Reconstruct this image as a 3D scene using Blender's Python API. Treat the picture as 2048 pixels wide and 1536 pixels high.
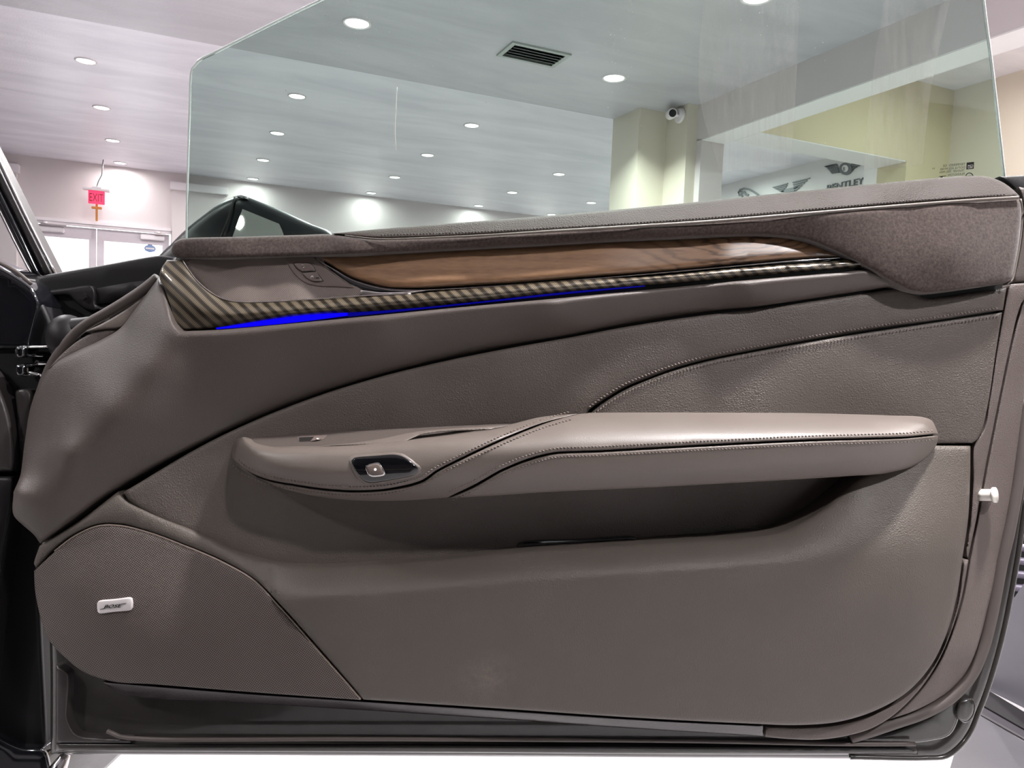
import bpy, bmesh, math, random
import numpy as np
from mathutils import Vector, Matrix
from mathutils.geometry import delaunay_2d_cdt

random.seed(7)
for o in list(bpy.data.objects):
    bpy.data.objects.remove(o, do_unlink=True)
scene = bpy.context.scene
COL = scene.collection

# ------------------------------------------------------------------ camera
F, CX, CY = 1486.0, 1024.0, 768.0          # focal length and centre in pixels of the 2048x1536 frame
EYE = np.array([0.0, 0.0, 0.82])
def ray(x, y):
    return np.array([(x - CX) / F, -(y - CY) / F, -1.0])
_B = ray(350, 650); _B /= np.linalg.norm(_B)   # vanishing point of the room's depth direction
_A = ray(4275, 809); _A /= np.linalg.norm(_A)
_Z = np.cross(_A, _B); _Z /= np.linalg.norm(_Z)
_A = np.cross(_B, _Z)
ROT = np.array([_A, _B, _Z])
cam_data = bpy.data.cameras.new('camera')
cam_data.sensor_width = 36.0
cam_data.lens = F * 36.0 / 2048.0
cam_data.clip_start = 0.02
cam = bpy.data.objects.new('camera', cam_data)
COL.objects.link(cam)
cam.matrix_world = Matrix.Translation(Vector(EYE)) @ Matrix(ROT.tolist()).to_4x4()
scene.camera = cam

# ------------------------------------------------------------------ world, daylight, exposure
world = bpy.data.worlds.new('world'); scene.world = world
world.use_nodes = True
wb = world.node_tree.nodes['Background']
wb.inputs['Color'].default_value = (0.95, 0.97, 1.0, 1)
wb.inputs['Strength'].default_value = 1.8
vs = scene.view_settings
vs.view_transform = 'Standard'
vs.look = 'None'
vs.gamma = 1.0
vs.use_curve_mapping = False
vs.exposure = 0.7
LAMP_W = 35.0                               # each downlight over the car
LAMP_FAR_W = 12.5                           # each downlight of the other ceilings

# ------------------------------------------------------------------ measuring helpers
def at(x, y, d):
    """world point seen at pixel x, y at depth d along the view axis"""
    return EYE + ROT @ (ray(x, y) * d)
def on_z(x, y, z):
    d = ROT @ ray(x, y); return EYE + d * ((z - EYE[2]) / d[2])
def on_y(x, y, v):
    d = ROT @ ray(x, y); return EYE + d * (v / d[1])
def on_x(x, y, v):
    d = ROT @ ray(x, y); return EYE + d * (v / d[0])
FWD = ROT @ np.array([0, 0, -1.0])
RIGHT = ROT @ np.array([1.0, 0, 0])
UPV = ROT @ np.array([0, 1.0, 0])
D0 = 0.965                                  # distance to the reference plane of the door
S = D0 / F                                  # metres per pixel on that plane
def P(x, y, h=0.0):
    """door point: pixel measured on the photo, h metres proud of the door's reference plane"""
    return at(x, y, D0 - h)

# ------------------------------------------------------------------ materials
MATS = {}
def new_mat(name):
    m = bpy.data.materials.new(name); m.use_nodes = True
    nt = m.node_tree
    return m, nt, nt.nodes['Principled BSDF']
def N(nt, kind, **kw):
    n = nt.nodes.new(kind)
    for k, v in kw.items():
        if k in n.inputs.keys():
            n.inputs[k].default_value = v
        else:
            setattr(n, k, v)
    return n
def L(nt, a, b):
    nt.links.new(a, b)
def mix_col(nt, fac, a, b):
    n = nt.nodes.new('ShaderNodeMix'); n.data_type = 'RGBA'
    if hasattr(fac, 'links'): nt.links.new(fac, n.inputs[0])
    else: n.inputs[0].default_value = fac
    for s, v in ((n.inputs[6], a), (n.inputs[7], b)):
        if hasattr(v, 'links'): nt.links.new(v, s)
        else: s.default_value = (*v, 1)
    return n.outputs[2]
def plain(name, col, rough=0.5, metal=0.0, coat=0.0, spec=0.5, noise=0.0, nscale=8.0, bump=0.0, bscale=200.0, bdist=0.001):
    m, nt, b = new_mat(name)
    b.inputs['Base Color'].default_value = (*col, 1)
    b.inputs['Roughness'].default_value = rough
    b.inputs['Metallic'].default_value = metal
    b.inputs['Coat Weight'].default_value = coat
    b.inputs['Coat Roughness'].default_value = 0.05
    b.inputs['Specular IOR Level'].default_value = spec
    tc = N(nt, 'ShaderNodeTexCoord')
    if noise:
        n = N(nt, 'ShaderNodeTexNoise', Scale=nscale, Detail=5.0)
        L(nt, tc.outputs['Object'], n.inputs['Vector'])
        c = mix_col(nt, n.outputs['Fac'], tuple(v * (1 - noise) for v in col), tuple(min(1, v * (1 + noise)) for v in col))
        L(nt, c, b.inputs['Base Color'])
    if bump:
        n2 = N(nt, 'ShaderNodeTexNoise', Scale=bscale, Detail=3.0)
        L(nt, tc.outputs['Object'], n2.inputs['Vector'])
        bp = N(nt, 'ShaderNodeBump', Strength=bump, Distance=bdist)
        L(nt, n2.outputs['Fac'], bp.inputs['Height']); L(nt, bp.outputs['Normal'], b.inputs['Normal'])
    MATS[name] = m
    return m
def leather(name, col, rough=0.48, strength=0.35, scale=330.0, wear=False):
    m, nt, b = new_mat(name)
    tc = N(nt, 'ShaderNodeTexCoord')
    n0 = N(nt, 'ShaderNodeTexNoise', Scale=60.0, Detail=2.0)
    L(nt, tc.outputs['Object'], n0.inputs['Vector'])
    mx = N(nt, 'ShaderNodeVectorMath', operation='MULTIPLY_ADD')
    mx.inputs[1].default_value = (0.006, 0.006, 0.006)
    L(nt, n0.outputs['Color'], mx.inputs[0]); L(nt, tc.outputs['Object'], mx.inputs[2])
    v = N(nt, 'ShaderNodeTexVoronoi', feature='DISTANCE_TO_EDGE', Scale=scale)
    L(nt, mx.outputs[0], v.inputs['Vector'])
    n1 = N(nt, 'ShaderNodeTexNoise', Scale=scale * 1.6, Detail=3.0)
    L(nt, tc.outputs['Object'], n1.inputs['Vector'])
    ad = N(nt, 'ShaderNodeMath', operation='ADD')
    L(nt, v.outputs['Distance'], ad.inputs[0]); L(nt, n1.outputs['Fac'], ad.inputs[1])
    n2 = N(nt, 'ShaderNodeTexNoise', Scale=14.0, Detail=3.0)
    L(nt, tc.outputs['Object'], n2.inputs['Vector'])
    st = N(nt, 'ShaderNodeMapRange'); st.inputs[1].default_value = 0.3; st.inputs[2].default_value = 0.7
    st.inputs[3].default_value = strength * 0.35; st.inputs[4].default_value = strength
    L(nt, n2.outputs['Fac'], st.inputs[0])
    bp = N(nt, 'ShaderNodeBump', Distance=0.0009)
    L(nt, st.outputs[0], bp.inputs['Strength'])
    L(nt, ad.outputs[0], bp.inputs['Height']); L(nt, bp.outputs['Normal'], b.inputs['Normal'])
    base = mix_col(nt, n2.outputs['Fac'], tuple(c * 0.9 for c in col), tuple(c * 1.1 for c in col))
    if wear:                                   # the pale scuff low on the panel
        q = P(975, 1345, 0.055)
        g = N(nt, 'ShaderNodeVectorMath', operation='DISTANCE')
        geo = N(nt, 'ShaderNodeNewGeometry')
        n3 = N(nt, 'ShaderNodeTexNoise', Scale=45.0, Detail=6.0, Roughness=0.75)
        L(nt, tc.outputs['Object'], n3.inputs['Vector'])
        L(nt, geo.outputs['Position'], g.inputs[0]); g.inputs[1].default_value = tuple(q)
        r = N(nt, 'ShaderNodeMapRange'); r.inputs[1].default_value = 0.012; r.inputs[2].default_value = 0.042
        r.inputs[3].default_value = 1.0; r.inputs[4].default_value = 0.0
        L(nt, g.outputs['Value'], r.inputs[0])
        r2 = N(nt, 'ShaderNodeMapRange'); r2.inputs[1].default_value = 0.40; r2.inputs[2].default_value = 0.75
        L(nt, n3.outputs['Fac'], r2.inputs[0])
        mm = N(nt, 'ShaderNodeMath', operation='MULTIPLY'); L(nt, r.outputs[0], mm.inputs[0]); L(nt, r2.outputs[0], mm.inputs[1])
        base = mix_col(nt, mm.outputs[0], base, tuple(c * 1.7 for c in col))
    L(nt, base, b.inputs['Base Color'])
    b.inputs['Roughness'].default_value = rough
    MATS[name] = m
    return m

leather('leather_taupe', (0.077, 0.0615, 0.0545), 0.5, 0.45, 420)
leather('leather_grain', (0.092, 0.0755, 0.066), 0.5, 1.0, 330)
leather('leather_lower', (0.088, 0.0725, 0.062), 0.52, 0.9, 360, wear=True)
leather('leather_arm', (0.132, 0.109, 0.095), 0.44, 0.2, 500)
leather('leather_belt', (0.044, 0.0340, 0.0295), 0.62, 0.8, 330)
MATS['leather_belt'].node_tree.nodes['Principled BSDF'].inputs['Specular IOR Level'].default_value = 0.2
leather('plastic_grain', (0.110, 0.088, 0.080), 0.45, 1.0, 520)
plain('thread', (0.15, 0.118, 0.104), 0.6)
plain('piping_tan', (0.34, 0.215, 0.165), 0.5, bump=0.2, bscale=400)
plain('black_plastic', (0.012, 0.011, 0.012), 0.45, bump=0.15, bscale=500)
plain('dark_plastic', (0.035, 0.029, 0.029), 0.40, bump=0.2, bscale=500)
plain('kick_plastic', (0.022, 0.016, 0.018), 0.24, bump=0.25, bscale=260)
plain('piano_black', (0.003, 0.003, 0.004), 0.04, coat=1.0)
plain('mirror_black', (0.010, 0.010, 0.012), 0.32)
plain('car_black', (0.006, 0.006, 0.008), 0.10, coat=1.0)
plain('body_dark', (0.005, 0.0045, 0.0055), 0.5, spec=0.3)
plain('shell_paint', (0.034, 0.031, 0.029), 0.22, coat=0.6, noise=0.25, nscale=30, bump=0.12, bscale=60, bdist=0.002)
plain('rubber', (0.075, 0.060, 0.055), 0.55)
plain('rubber_black', (0.008, 0.007, 0.008), 0.5, spec=0.25)
plain('chrome', (0.75, 0.72, 0.72), 0.12, metal=1.0)
plain('satin_metal', (0.68, 0.62, 0.62), 0.33, metal=1.0)
plain('badge_silver', (0.70, 0.65, 0.65), 0.35, metal=0.2)
plain('edge_beige', (0.30, 0.235, 0.20), 0.45)
plain('switch_grey', (0.135, 0.105, 0.094), 0.42)
plain('switch_white', (0.75, 0.72, 0.70), 0.5)
plain('bolt_white', (0.80, 0.76, 0.70), 0.35)
plain('wall_dark', (0.16, 0.15, 0.15), 0.6)
plain('white_paint', (0.80, 0.75, 0.77), 0.5)
plain('wall_paint', (0.66, 0.60, 0.60), 0.6, noise=0.03, nscale=2)
plain('wall_cream', (0.68, 0.62, 0.52), 0.6, noise=0.03, nscale=2)
plain('wall_olive', (0.66, 0.58, 0.40), 0.65, noise=0.03, nscale=2)
plain('wall_white', (0.82, 0.80, 0.80), 0.6)
plain('frame_white', (0.68, 0.62, 0.66), 0.45)
plain('orange_metal', (0.55, 0.20, 0.03), 0.4)
plain('sign_metal', (0.16, 0.17, 0.18), 0.4)
plain('sign_grey', (0.30, 0.32, 0.33), 0.5)
plain('ink_black', (0.012, 0.011, 0.010), 0.5)
plain('ink_white', (0.75, 0.75, 0.70), 0.5)
plain('sticker_blue', (0.22, 0.32, 0.55), 0.5)
plain('grey_panel', (0.09, 0.085, 0.10), 0.35, noise=0.12, nscale=12)
plain('slat_purple', (0.10, 0.085, 0.12), 0.35)
plain('vent_grey', (0.40, 0.42, 0.40), 0.5)
plain('vent_dark', (0.03, 0.035, 0.035), 0.6)
plain('mat_grey', (0.035, 0.033, 0.038), 0.4, noise=0.25, nscale=14, bump=0.2, bscale=80)
plain('floor_cream', (0.60, 0.55, 0.50), 0.3)
plain('mirror', (0.80, 0.80, 0.74), 0.02, metal=1.0)
plain('dust', (0.9, 0.88, 0.82), 0.6)

def emit(name, col, strength):
    m, nt, b = new_mat(name)
    b.inputs['Base Color'].default_value = (*[c * 0.3 for c in col], 1)
    b.inputs['Emission Color'].default_value = (*col, 1)
    b.inputs['Emission Strength'].default_value = strength
    MATS[name] = m
emit('lamp_lens', (1.0, 0.97, 0.93), 6.0)
emit('blue_light', (0.002, 0.0, 1.0), 0.55)
emit('blue_dim', (0.0, 0.0, 1.0), 0.12)
emit('exit_red', (1.0, 0.03, 0.10), 1.0)
emit('led_white', (1.0, 0.9, 0.9), 1.0)

def mk_suede():
    m, nt, b = new_mat('suede')
    tc = N(nt, 'ShaderNodeTexCoord')
    n = N(nt, 'ShaderNodeTexNoise', Scale=300.0, Detail=6.0, Roughness=0.7)
    n2 = N(nt, 'ShaderNodeTexNoise', Scale=22.0, Detail=3.0)
    L(nt, tc.outputs['Object'], n.inputs['Vector']); L(nt, tc.outputs['Object'], n2.inputs['Vector'])
    r = N(nt, 'ShaderNodeMapRange'); r.inputs[1].default_value = 0.3; r.inputs[2].default_value = 0.7
    L(nt, n.outputs['Fac'], r.inputs[0])
    a = mix_col(nt, r.outputs[0], (0.018, 0.013, 0.0115), (0.110, 0.082, 0.072))
    c = mix_col(nt, n2.outputs['Fac'], (0.036, 0.027, 0.024), (0.080, 0.061, 0.054))
    L(nt, mix_col(nt, 0.3, a, c), b.inputs['Base Color'])
    b.inputs['Roughness'].default_value = 0.95
    b.inputs['Specular IOR Level'].default_value = 0.1
    b.inputs['Sheen Weight'].default_value = 0.25
    bp = N(nt, 'ShaderNodeBump', Strength=0.35, Distance=0.0008)
    L(nt, n.outputs['Fac'], bp.inputs['Height']); L(nt, bp.outputs['Normal'], b.inputs['Normal'])
    MATS['suede'] = m
mk_suede()

def mk_mesh(name, pitch, light, dark, ang=40):
    """woven perforated cloth: fine regular holes"""
    m, nt, b = new_mat(name)
    uv = N(nt, 'ShaderNodeUVMap')
    mp = N(nt, 'ShaderNodeMapping'); mp.inputs['Rotation'].default_value = (0, 0, math.radians(ang))
    L(nt, uv.outputs[0], mp.inputs['Vector'])
    v = N(nt, 'ShaderNodeTexVoronoi', Scale=1.0 / pitch, Randomness=0.0, voronoi_dimensions='2D')
    L(nt, mp.outputs[0], v.inputs['Vector'])
    r = N(nt, 'ShaderNodeMapRange'); r.inputs[1].default_value = 0.22; r.inputs[2].default_value = 0.46
    L(nt, v.outputs['Distance'], r.inputs[0])
    L(nt, mix_col(nt, r.outputs[0], dark, light), b.inputs['Base Color'])
    b.inputs['Roughness'].default_value = 0.5
    b.inputs['Specular IOR Level'].default_value = 0.35
    bp = N(nt, 'ShaderNodeBump', Strength=0.5, Distance=0.0005)
    L(nt, r.outputs[0], bp.inputs['Height']); L(nt, bp.outputs['Normal'], b.inputs['Normal'])
    MATS[name] = m
mk_mesh('speaker_cloth', 0.0024, (0.130, 0.105, 0.094), (0.014, 0.010, 0.009), 35)
mk_mesh('tweeter_cloth', 0.0017, (0.230, 0.185, 0.165), (0.045, 0.035, 0.031), 40)

def mk_carbon():
    m, nt, b = new_mat('carbon_weave')
    uv = N(nt, 'ShaderNodeUVMap')
    mp = N(nt, 'ShaderNodeMapping'); mp.inputs['Rotation'].default_value = (0, 0, math.radians(43))
    L(nt, uv.outputs[0], mp.inputs['Vector'])
    nz = N(nt, 'ShaderNodeTexNoise', Scale=14.0, Detail=1.0)
    L(nt, uv.outputs[0], nz.inputs['Vector'])
    ad = N(nt, 'ShaderNodeVectorMath', operation='MULTIPLY_ADD'); ad.inputs[1].default_value = (0.004, 0.004, 0)
    L(nt, nz.outputs['Color'], ad.inputs[0]); L(nt, mp.outputs[0], ad.inputs[2])
    w = N(nt, 'ShaderNodeTexWave', wave_type='BANDS', bands_direction='Y', Scale=2 * math.pi / 20 / 0.0108)
    L(nt, ad.outputs[0], w.inputs['Vector'])
    r = N(nt, 'ShaderNodeMapRange'); r.inputs[1].default_value = 0.18; r.inputs[2].default_value = 0.75
    L(nt, w.outputs['Fac'], r.inputs[0])
    w2 = N(nt, 'ShaderNodeTexWave', wave_type='BANDS', bands_direction='X', Scale=2 * math.pi / 20 / 0.0021)
    L(nt, mp.outputs[0], w2.inputs['Vector'])
    lt = mix_col(nt, w2.outputs['Fac'], (0.095, 0.075, 0.048), (0.21, 0.172, 0.120))
    dk = mix_col(nt, w2.outputs['Fac'], (0.010, 0.008, 0.006), (0.040, 0.030, 0.018))
    L(nt, mix_col(nt, r.outputs[0], dk, lt), b.inputs['Base Color'])
    b.inputs['Roughness'].default_value = 0.4
    b.inputs['Metallic'].default_value = 0.25
    b.inputs['Coat Weight'].default_value = 1.0
    b.inputs['Coat Roughness'].default_value = 0.04
    MATS['carbon_weave'] = m
mk_carbon()

def mk_wood():
    m, nt, b = new_mat('walnut_gloss')
    uv = N(nt, 'ShaderNodeUVMap')
    mp = N(nt, 'ShaderNodeMapping'); mp.inputs['Scale'].default_value = (1.0, 4.5, 1)
    mp.inputs['Rotation'].default_value = (0, 0, math.radians(-4))
    L(nt, uv.outputs[0], mp.inputs['Vector'])
    # burl figure near the rear end
    fig = P(1490, 505)
    d = N(nt, 'ShaderNodeVectorMath', operation='DISTANCE'); d.inputs[1].default_value = ((1500 - CX) * S, -(505 - CY) * S, 0)
    L(nt, uv.outputs[0], d.inputs[0])
    rr = N(nt, 'ShaderNodeMapRange'); rr.inputs[1].default_value = 0.03; rr.inputs[2].default_value = 0.16
    rr.inputs[3].default_value = 1.0; rr.inputs[4].default_value = 0.0
    L(nt, d.outputs['Value'], rr.inputs[0])
    nz = N(nt, 'ShaderNodeTexNoise', Scale=9.0, Detail=3.0, Roughness=0.5)
    L(nt, mp.outputs[0], nz.inputs['Vector'])
    am = N(nt, 'ShaderNodeMapRange'); am.inputs[3].default_value = 0.05; am.inputs[4].default_value = 0.42
    L(nt, rr.outputs[0], am.inputs[0])
    sc = N(nt, 'ShaderNodeVectorMath', operation='SCALE'); L(nt, nz.outputs['Color'], sc.inputs[0]); L(nt, am.outputs[0], sc.inputs['Scale'])
    ad = N(nt, 'ShaderNodeVectorMath', operation='ADD'); L(nt, mp.outputs[0], ad.inputs[0]); L(nt, sc.outputs[0], ad.inputs[1])
    w = N(nt, 'ShaderNodeTexWave', wave_type='BANDS', bands_direction='Y', Scale=5.0, Distortion=3.0, Detail=4.0)
    w.inputs['Detail Scale'].default_value = 1.5
    L(nt, ad.outputs[0], w.inputs['Vector'])
    gr = N(nt, 'ShaderNodeTexNoise', Scale=240.0, Detail=4.0)
    m2 = N(nt, 'ShaderNodeMapping'); m2.inputs['Scale'].default_value = (0.25, 1.6, 1)
    L(nt, uv.outputs[0], m2.inputs['Vector']); L(nt, m2.outputs[0], gr.inputs['Vector'])
    a = mix_col(nt, w.outputs['Fac'], (0.195, 0.105, 0.056), (0.310, 0.178, 0.098))
    c = mix_col(nt, gr.outputs['Fac'], (0.100, 0.050, 0.026), (0.390, 0.225, 0.125))
    big = N(nt, 'ShaderNodeTexNoise', Scale=7.0, Detail=2.0); L(nt, mp.outputs[0], big.inputs['Vector'])
    base = mix_col(nt, 0.6, a, c)
    # dark curls of the figure
    fr = N(nt, 'ShaderNodeMapRange'); fr.inputs[1].default_value = 0.0; fr.inputs[2].default_value = 0.30
    fr.inputs[3].default_value = 1.0; fr.inputs[4].default_value = 0.0
    L(nt, w.outputs['Fac'], fr.inputs[0])
    mm = N(nt, 'ShaderNodeMath', operation='MULTIPLY'); L(nt, fr.outputs[0], mm.inputs[0]); L(nt, rr.outputs[0], mm.inputs[1])
    m3 = N(nt, 'ShaderNodeMath', operation='MULTIPLY'); L(nt, mm.outputs[0], m3.inputs[0]); m3.inputs[1].default_value = 0.8
    L(nt, mix_col(nt, m3.outputs[0], base, (0.040, 0.018, 0.010)), b.inputs['Base Color'])
    b.inputs['Roughness'].default_value = 0.35
    b.inputs['Coat Weight'].default_value = 1.0
    b.inputs['Coat Roughness'].default_value = 0.03
    MATS['walnut_gloss'] = m
mk_wood()

def mk_glass(name, tint, gloss=1.0):
    m, nt, b = new_mat(name)
    nt.nodes.remove(b)
    out = nt.nodes['Material Output']
    tr = N(nt, 'ShaderNodeBsdfTransparent'); tr.inputs[0].default_value = (*tint, 1)
    gl = N(nt, 'ShaderNodeBsdfGlossy'); gl.inputs['Roughness'].default_value = 0.01
    fr = N(nt, 'ShaderNodeFresnel'); fr.inputs['IOR'].default_value = 1.45
    mu = N(nt, 'ShaderNodeMath', operation='MULTIPLY'); mu.inputs[1].default_value = gloss
    L(nt, fr.outputs[0], mu.inputs[0])
    mx = N(nt, 'ShaderNodeMixShader')
    L(nt, mu.outputs[0], mx.inputs[0]); L(nt, tr.outputs[0], mx.inputs[1]); L(nt, gl.outputs[0], mx.inputs[2])
    L(nt, mx.outputs[0], out.inputs['Surface'])
    MATS[name] = m
mk_glass('tinted_glass', (0.54, 0.665, 0.615), 0.6)
def mk_reflection_band():  # reflections in the pane, put into a pale streaky translucent colour
    m, nt, b = new_mat('reflection_band')
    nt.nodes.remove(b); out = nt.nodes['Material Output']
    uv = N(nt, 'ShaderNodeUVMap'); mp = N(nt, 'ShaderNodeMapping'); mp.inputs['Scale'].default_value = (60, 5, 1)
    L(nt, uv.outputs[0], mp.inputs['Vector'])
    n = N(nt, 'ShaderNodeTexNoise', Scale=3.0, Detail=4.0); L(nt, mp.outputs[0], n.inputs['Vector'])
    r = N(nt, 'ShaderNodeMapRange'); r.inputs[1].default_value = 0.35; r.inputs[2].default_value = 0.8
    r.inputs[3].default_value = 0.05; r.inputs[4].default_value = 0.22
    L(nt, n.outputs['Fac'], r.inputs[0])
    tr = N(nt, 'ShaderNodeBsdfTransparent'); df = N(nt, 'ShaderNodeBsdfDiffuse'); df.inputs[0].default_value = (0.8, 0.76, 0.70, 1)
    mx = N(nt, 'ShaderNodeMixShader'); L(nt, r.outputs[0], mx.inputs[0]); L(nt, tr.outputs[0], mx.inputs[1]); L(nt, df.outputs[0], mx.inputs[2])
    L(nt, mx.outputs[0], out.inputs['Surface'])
    MATS['reflection_band'] = m
mk_reflection_band()
mk_glass('clear_glass', (0.97, 0.98, 0.98), 0.6)
mk_glass('glass_edge', (0.9, 0.95, 0.93))
plain('glass_rim', (0.80, 0.86, 0.84), 0.15)

def mk_ceiling(name, ca, cb):
    m, nt, b = new_mat(name)
    tc = N(nt, 'ShaderNodeTexCoord')
    mp = N(nt, 'ShaderNodeMapping'); mp.inputs['Scale'].default_value = (0.45, 1.6, 1)
    L(nt, tc.outputs['Object'], mp.inputs['Vector'])
    n = N(nt, 'ShaderNodeTexNoise', Scale=1.7, Detail=5.0, Roughness=0.6, Distortion=0.6)
    L(nt, mp.outputs[0], n.inputs['Vector'])
    n2 = N(nt, 'ShaderNodeTexNoise', Scale=60.0, Detail=4.0)
    L(nt, tc.outputs['Object'], n2.inputs['Vector'])
    r = N(nt, 'ShaderNodeMapRange'); r.inputs[1].default_value = 0.35; r.inputs[2].default_value = 0.65
    L(nt, n.outputs['Fac'], r.inputs[0])
    L(nt, mix_col(nt, r.outputs[0], ca, cb), b.inputs['Base Color'])
    b.inputs['Roughness'].default_value = 0.35
    bp = N(nt, 'ShaderNodeBump', Strength=0.25, Distance=0.004)
    L(nt, n2.outputs['Fac'], bp.inputs['Height']); L(nt, bp.outputs['Normal'], b.inputs['Normal'])
    MATS[name] = m
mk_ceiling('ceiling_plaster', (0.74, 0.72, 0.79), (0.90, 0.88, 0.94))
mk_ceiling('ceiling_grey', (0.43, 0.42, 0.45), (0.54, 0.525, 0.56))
def mk_floor():
    m, nt, b = new_mat('floor_gloss')
    tc = N(nt, 'ShaderNodeTexCoord')
    n = N(nt, 'ShaderNodeTexNoise', Scale=38.0, Detail=5.0, Roughness=0.65)
    L(nt, tc.outputs['Object'], n.inputs['Vector'])
    L(nt, mix_col(nt, n.outputs['Fac'], (0.22, 0.21, 0.215), (0.40, 0.385, 0.39)), b.inputs['Base Color'])
    b.inputs['Roughness'].default_value = 0.16
    bp = N(nt, 'ShaderNodeBump', Strength=0.35, Distance=0.004)
    L(nt, n.outputs['Fac'], bp.inputs['Height']); L(nt, bp.outputs['Normal'], b.inputs['Normal'])
    MATS['floor_gloss'] = m
mk_floor()

# ------------------------------------------------------------------ object helpers
def tag(o, label=None, cat=None, group=None, kind=None):
    if label: o['label'] = label
    if cat: o['category'] = cat
    if group: o['group'] = group
    if kind: o['kind'] = kind
    return o
def empty(name, loc, label, cat, group=None, kind=None):
    o = bpy.data.objects.new(name, None); COL.objects.link(o)
    o.location = Vector(loc); o.empty_display_size = 0.05
    return tag(o, label, cat, group, kind)
def base_of(o):
    v = Vector((0, 0, 0))
    while o is not None:
        v += o.location; o = o.parent
    return v
def link_mesh(name, me, mat, parent=None):
    """mesh given in world coordinates -> object under parent"""
    o = bpy.data.objects.new(name, me); COL.objects.link(o)
    if mat: me.materials.append(MATS[mat])
    if parent is not None:
        while parent.parent is not None and parent.parent.parent is not None:
            parent = parent.parent                   # thing > part > sub-part, no deeper
        off = base_of(parent)
        me.transform(Matrix.Translation(-off))
        o.parent = parent
    return o
def from_bm(name, bm, mat, parent=None, smooth=False):
    me = bpy.data.meshes.new(name)
    bm.normal_update()
    if smooth:
        for f in bm.faces: f.smooth = True
    bm.to_mesh(me); bm.free()
    return link_mesh(name, me, mat, parent)
def add_box(bm, x0, x1, y0, y1, z0, z1):
    v = [bm.verts.new((x, y, z)) for x in (x0, x1) for y in (y0, y1) for z in (z0, z1)]
    for q in ((0, 1, 3, 2), (4, 6, 7, 5), (0, 4, 5, 1), (2, 3, 7, 6), (0, 2, 6, 4), (1, 5, 7, 3)):
        bm.faces.new([v[i] for i in q])
def boxes(name, lst, mat, parent=None, bevel=0.0):
    bm = bmesh.new()
    for b in lst: add_box(bm, *b)
    if bevel:
        bmesh.ops.bevel(bm, geom=bm.edges[:], offset=bevel, segments=2, affect='EDGES')
    bmesh.ops.recalc_face_normals(bm, faces=bm.faces[:])
    return from_bm(name, bm, mat, parent)
def catmull(pts, closed, step):
    """smooth outline through the points; a third element marks a sharp corner"""
    n = len(pts); p = [np.array(q[:2], float) for q in pts]; c = [len(q) > 2 for q in pts]
    out = []
    for i in range(n if closed else n - 1):
        a, b = p[i], p[(i + 1) % n]
        pa = p[i - 1] if (closed or i > 0) else a
        nb = p[(i + 2) % n] if (closed or i + 2 < n) else b
        dl = max(np.linalg.norm(b - a), 1e-6)
        def tang(prev, cur, nxt, corner, first):
            d0, d1 = np.linalg.norm(cur - prev), np.linalg.norm(nxt - cur)
            if corner or d0 < 1e-6 or d1 < 1e-6: return (b - a)
            m = ((cur - prev) / d0 * d1 + (nxt - cur) / d1 * d0) / (d0 + d1) * dl
            return m * min(1.0, 1.6 * min(d0, d1) / dl)
        m0 = tang(pa, a, b, c[i], True); m1 = tang(a, b, nb, c[(i + 1) % n], False)
        k = max(1, int(round(dl / step)))
        for j in range(k):
            t = j / k
            out.append((2*t**3 - 3*t**2 + 1) * a + (t**3 - 2*t**2 + t) * m0 + (-2*t**3 + 3*t**2) * b + (t**3 - t**2) * m1)
    if not closed: out.append(p[-1])
    return np.array(out)
def rbf(ctrl):
    c = np.array(ctrl, float); X = c[:, :2] / 500.0; h = c[:, 2]; n = len(c)
    kern = lambda r: np.where(r > 1e-9, r * r * np.log(np.maximum(r, 1e-9)), 0.0)
    K = kern(np.linalg.norm(X[:, None] - X[None], axis=2)) + 2e-4 * np.eye(n)
    Q = np.hstack([np.ones((n, 1)), X])
    M = np.block([[K, Q], [Q.T, np.zeros((3, 3))]])
    if n < 4 or np.linalg.matrix_rank(Q) < 3: raise ValueError('controls')
    w = np.linalg.solve(M + 1e-9 * np.eye(n + 3), np.concatenate([h, np.zeros(3)]))
    def f(pt):
        q = np.atleast_2d(np.array(pt, float)) / 500.0
        k = kern(np.linalg.norm(q[:, None] - X[None], axis=2))
        return k @ w[:n] + w[n] + q @ w[n + 1:]
    return f
def _pchip_eval(xk, yk, x):
    """monotone cubic through (xk, yk); arrays (n, k) row by row, x (n,)"""
    h = np.maximum(np.diff(xk, axis=1), 1e-6); d = np.diff(yk, axis=1) / h
    m = np.zeros_like(yk)
    w1 = 2 * h[:, 1:] + h[:, :-1]; w2 = h[:, 1:] + 2 * h[:, :-1]
    same = d[:, 1:] * d[:, :-1] > 0
    den = np.where(same, w1 / np.where(same, d[:, :-1], 1) + w2 / np.where(same, d[:, 1:], 1), 1)
    m[:, 1:-1] = np.where(same, (w1 + w2) / den, 0)
    m[:, 0] = d[:, 0]; m[:, -1] = d[:, -1]
    x = np.clip(x, xk[:, 0], xk[:, -1])
    i = np.clip((x[:, None] >= xk).sum(1) - 1, 0, xk.shape[1] - 2); r = np.arange(len(x))
    hh = h[r, i]; t = (x - xk[r, i]) / hh
    return (2*t**3 - 3*t**2 + 1) * yk[r, i] + (t**3 - 2*t**2 + t) * hh * m[r, i] + (-2*t**3 + 3*t**2) * yk[r, i+1] + (t**3 - t**2) * hh * m[r, i+1]
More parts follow.
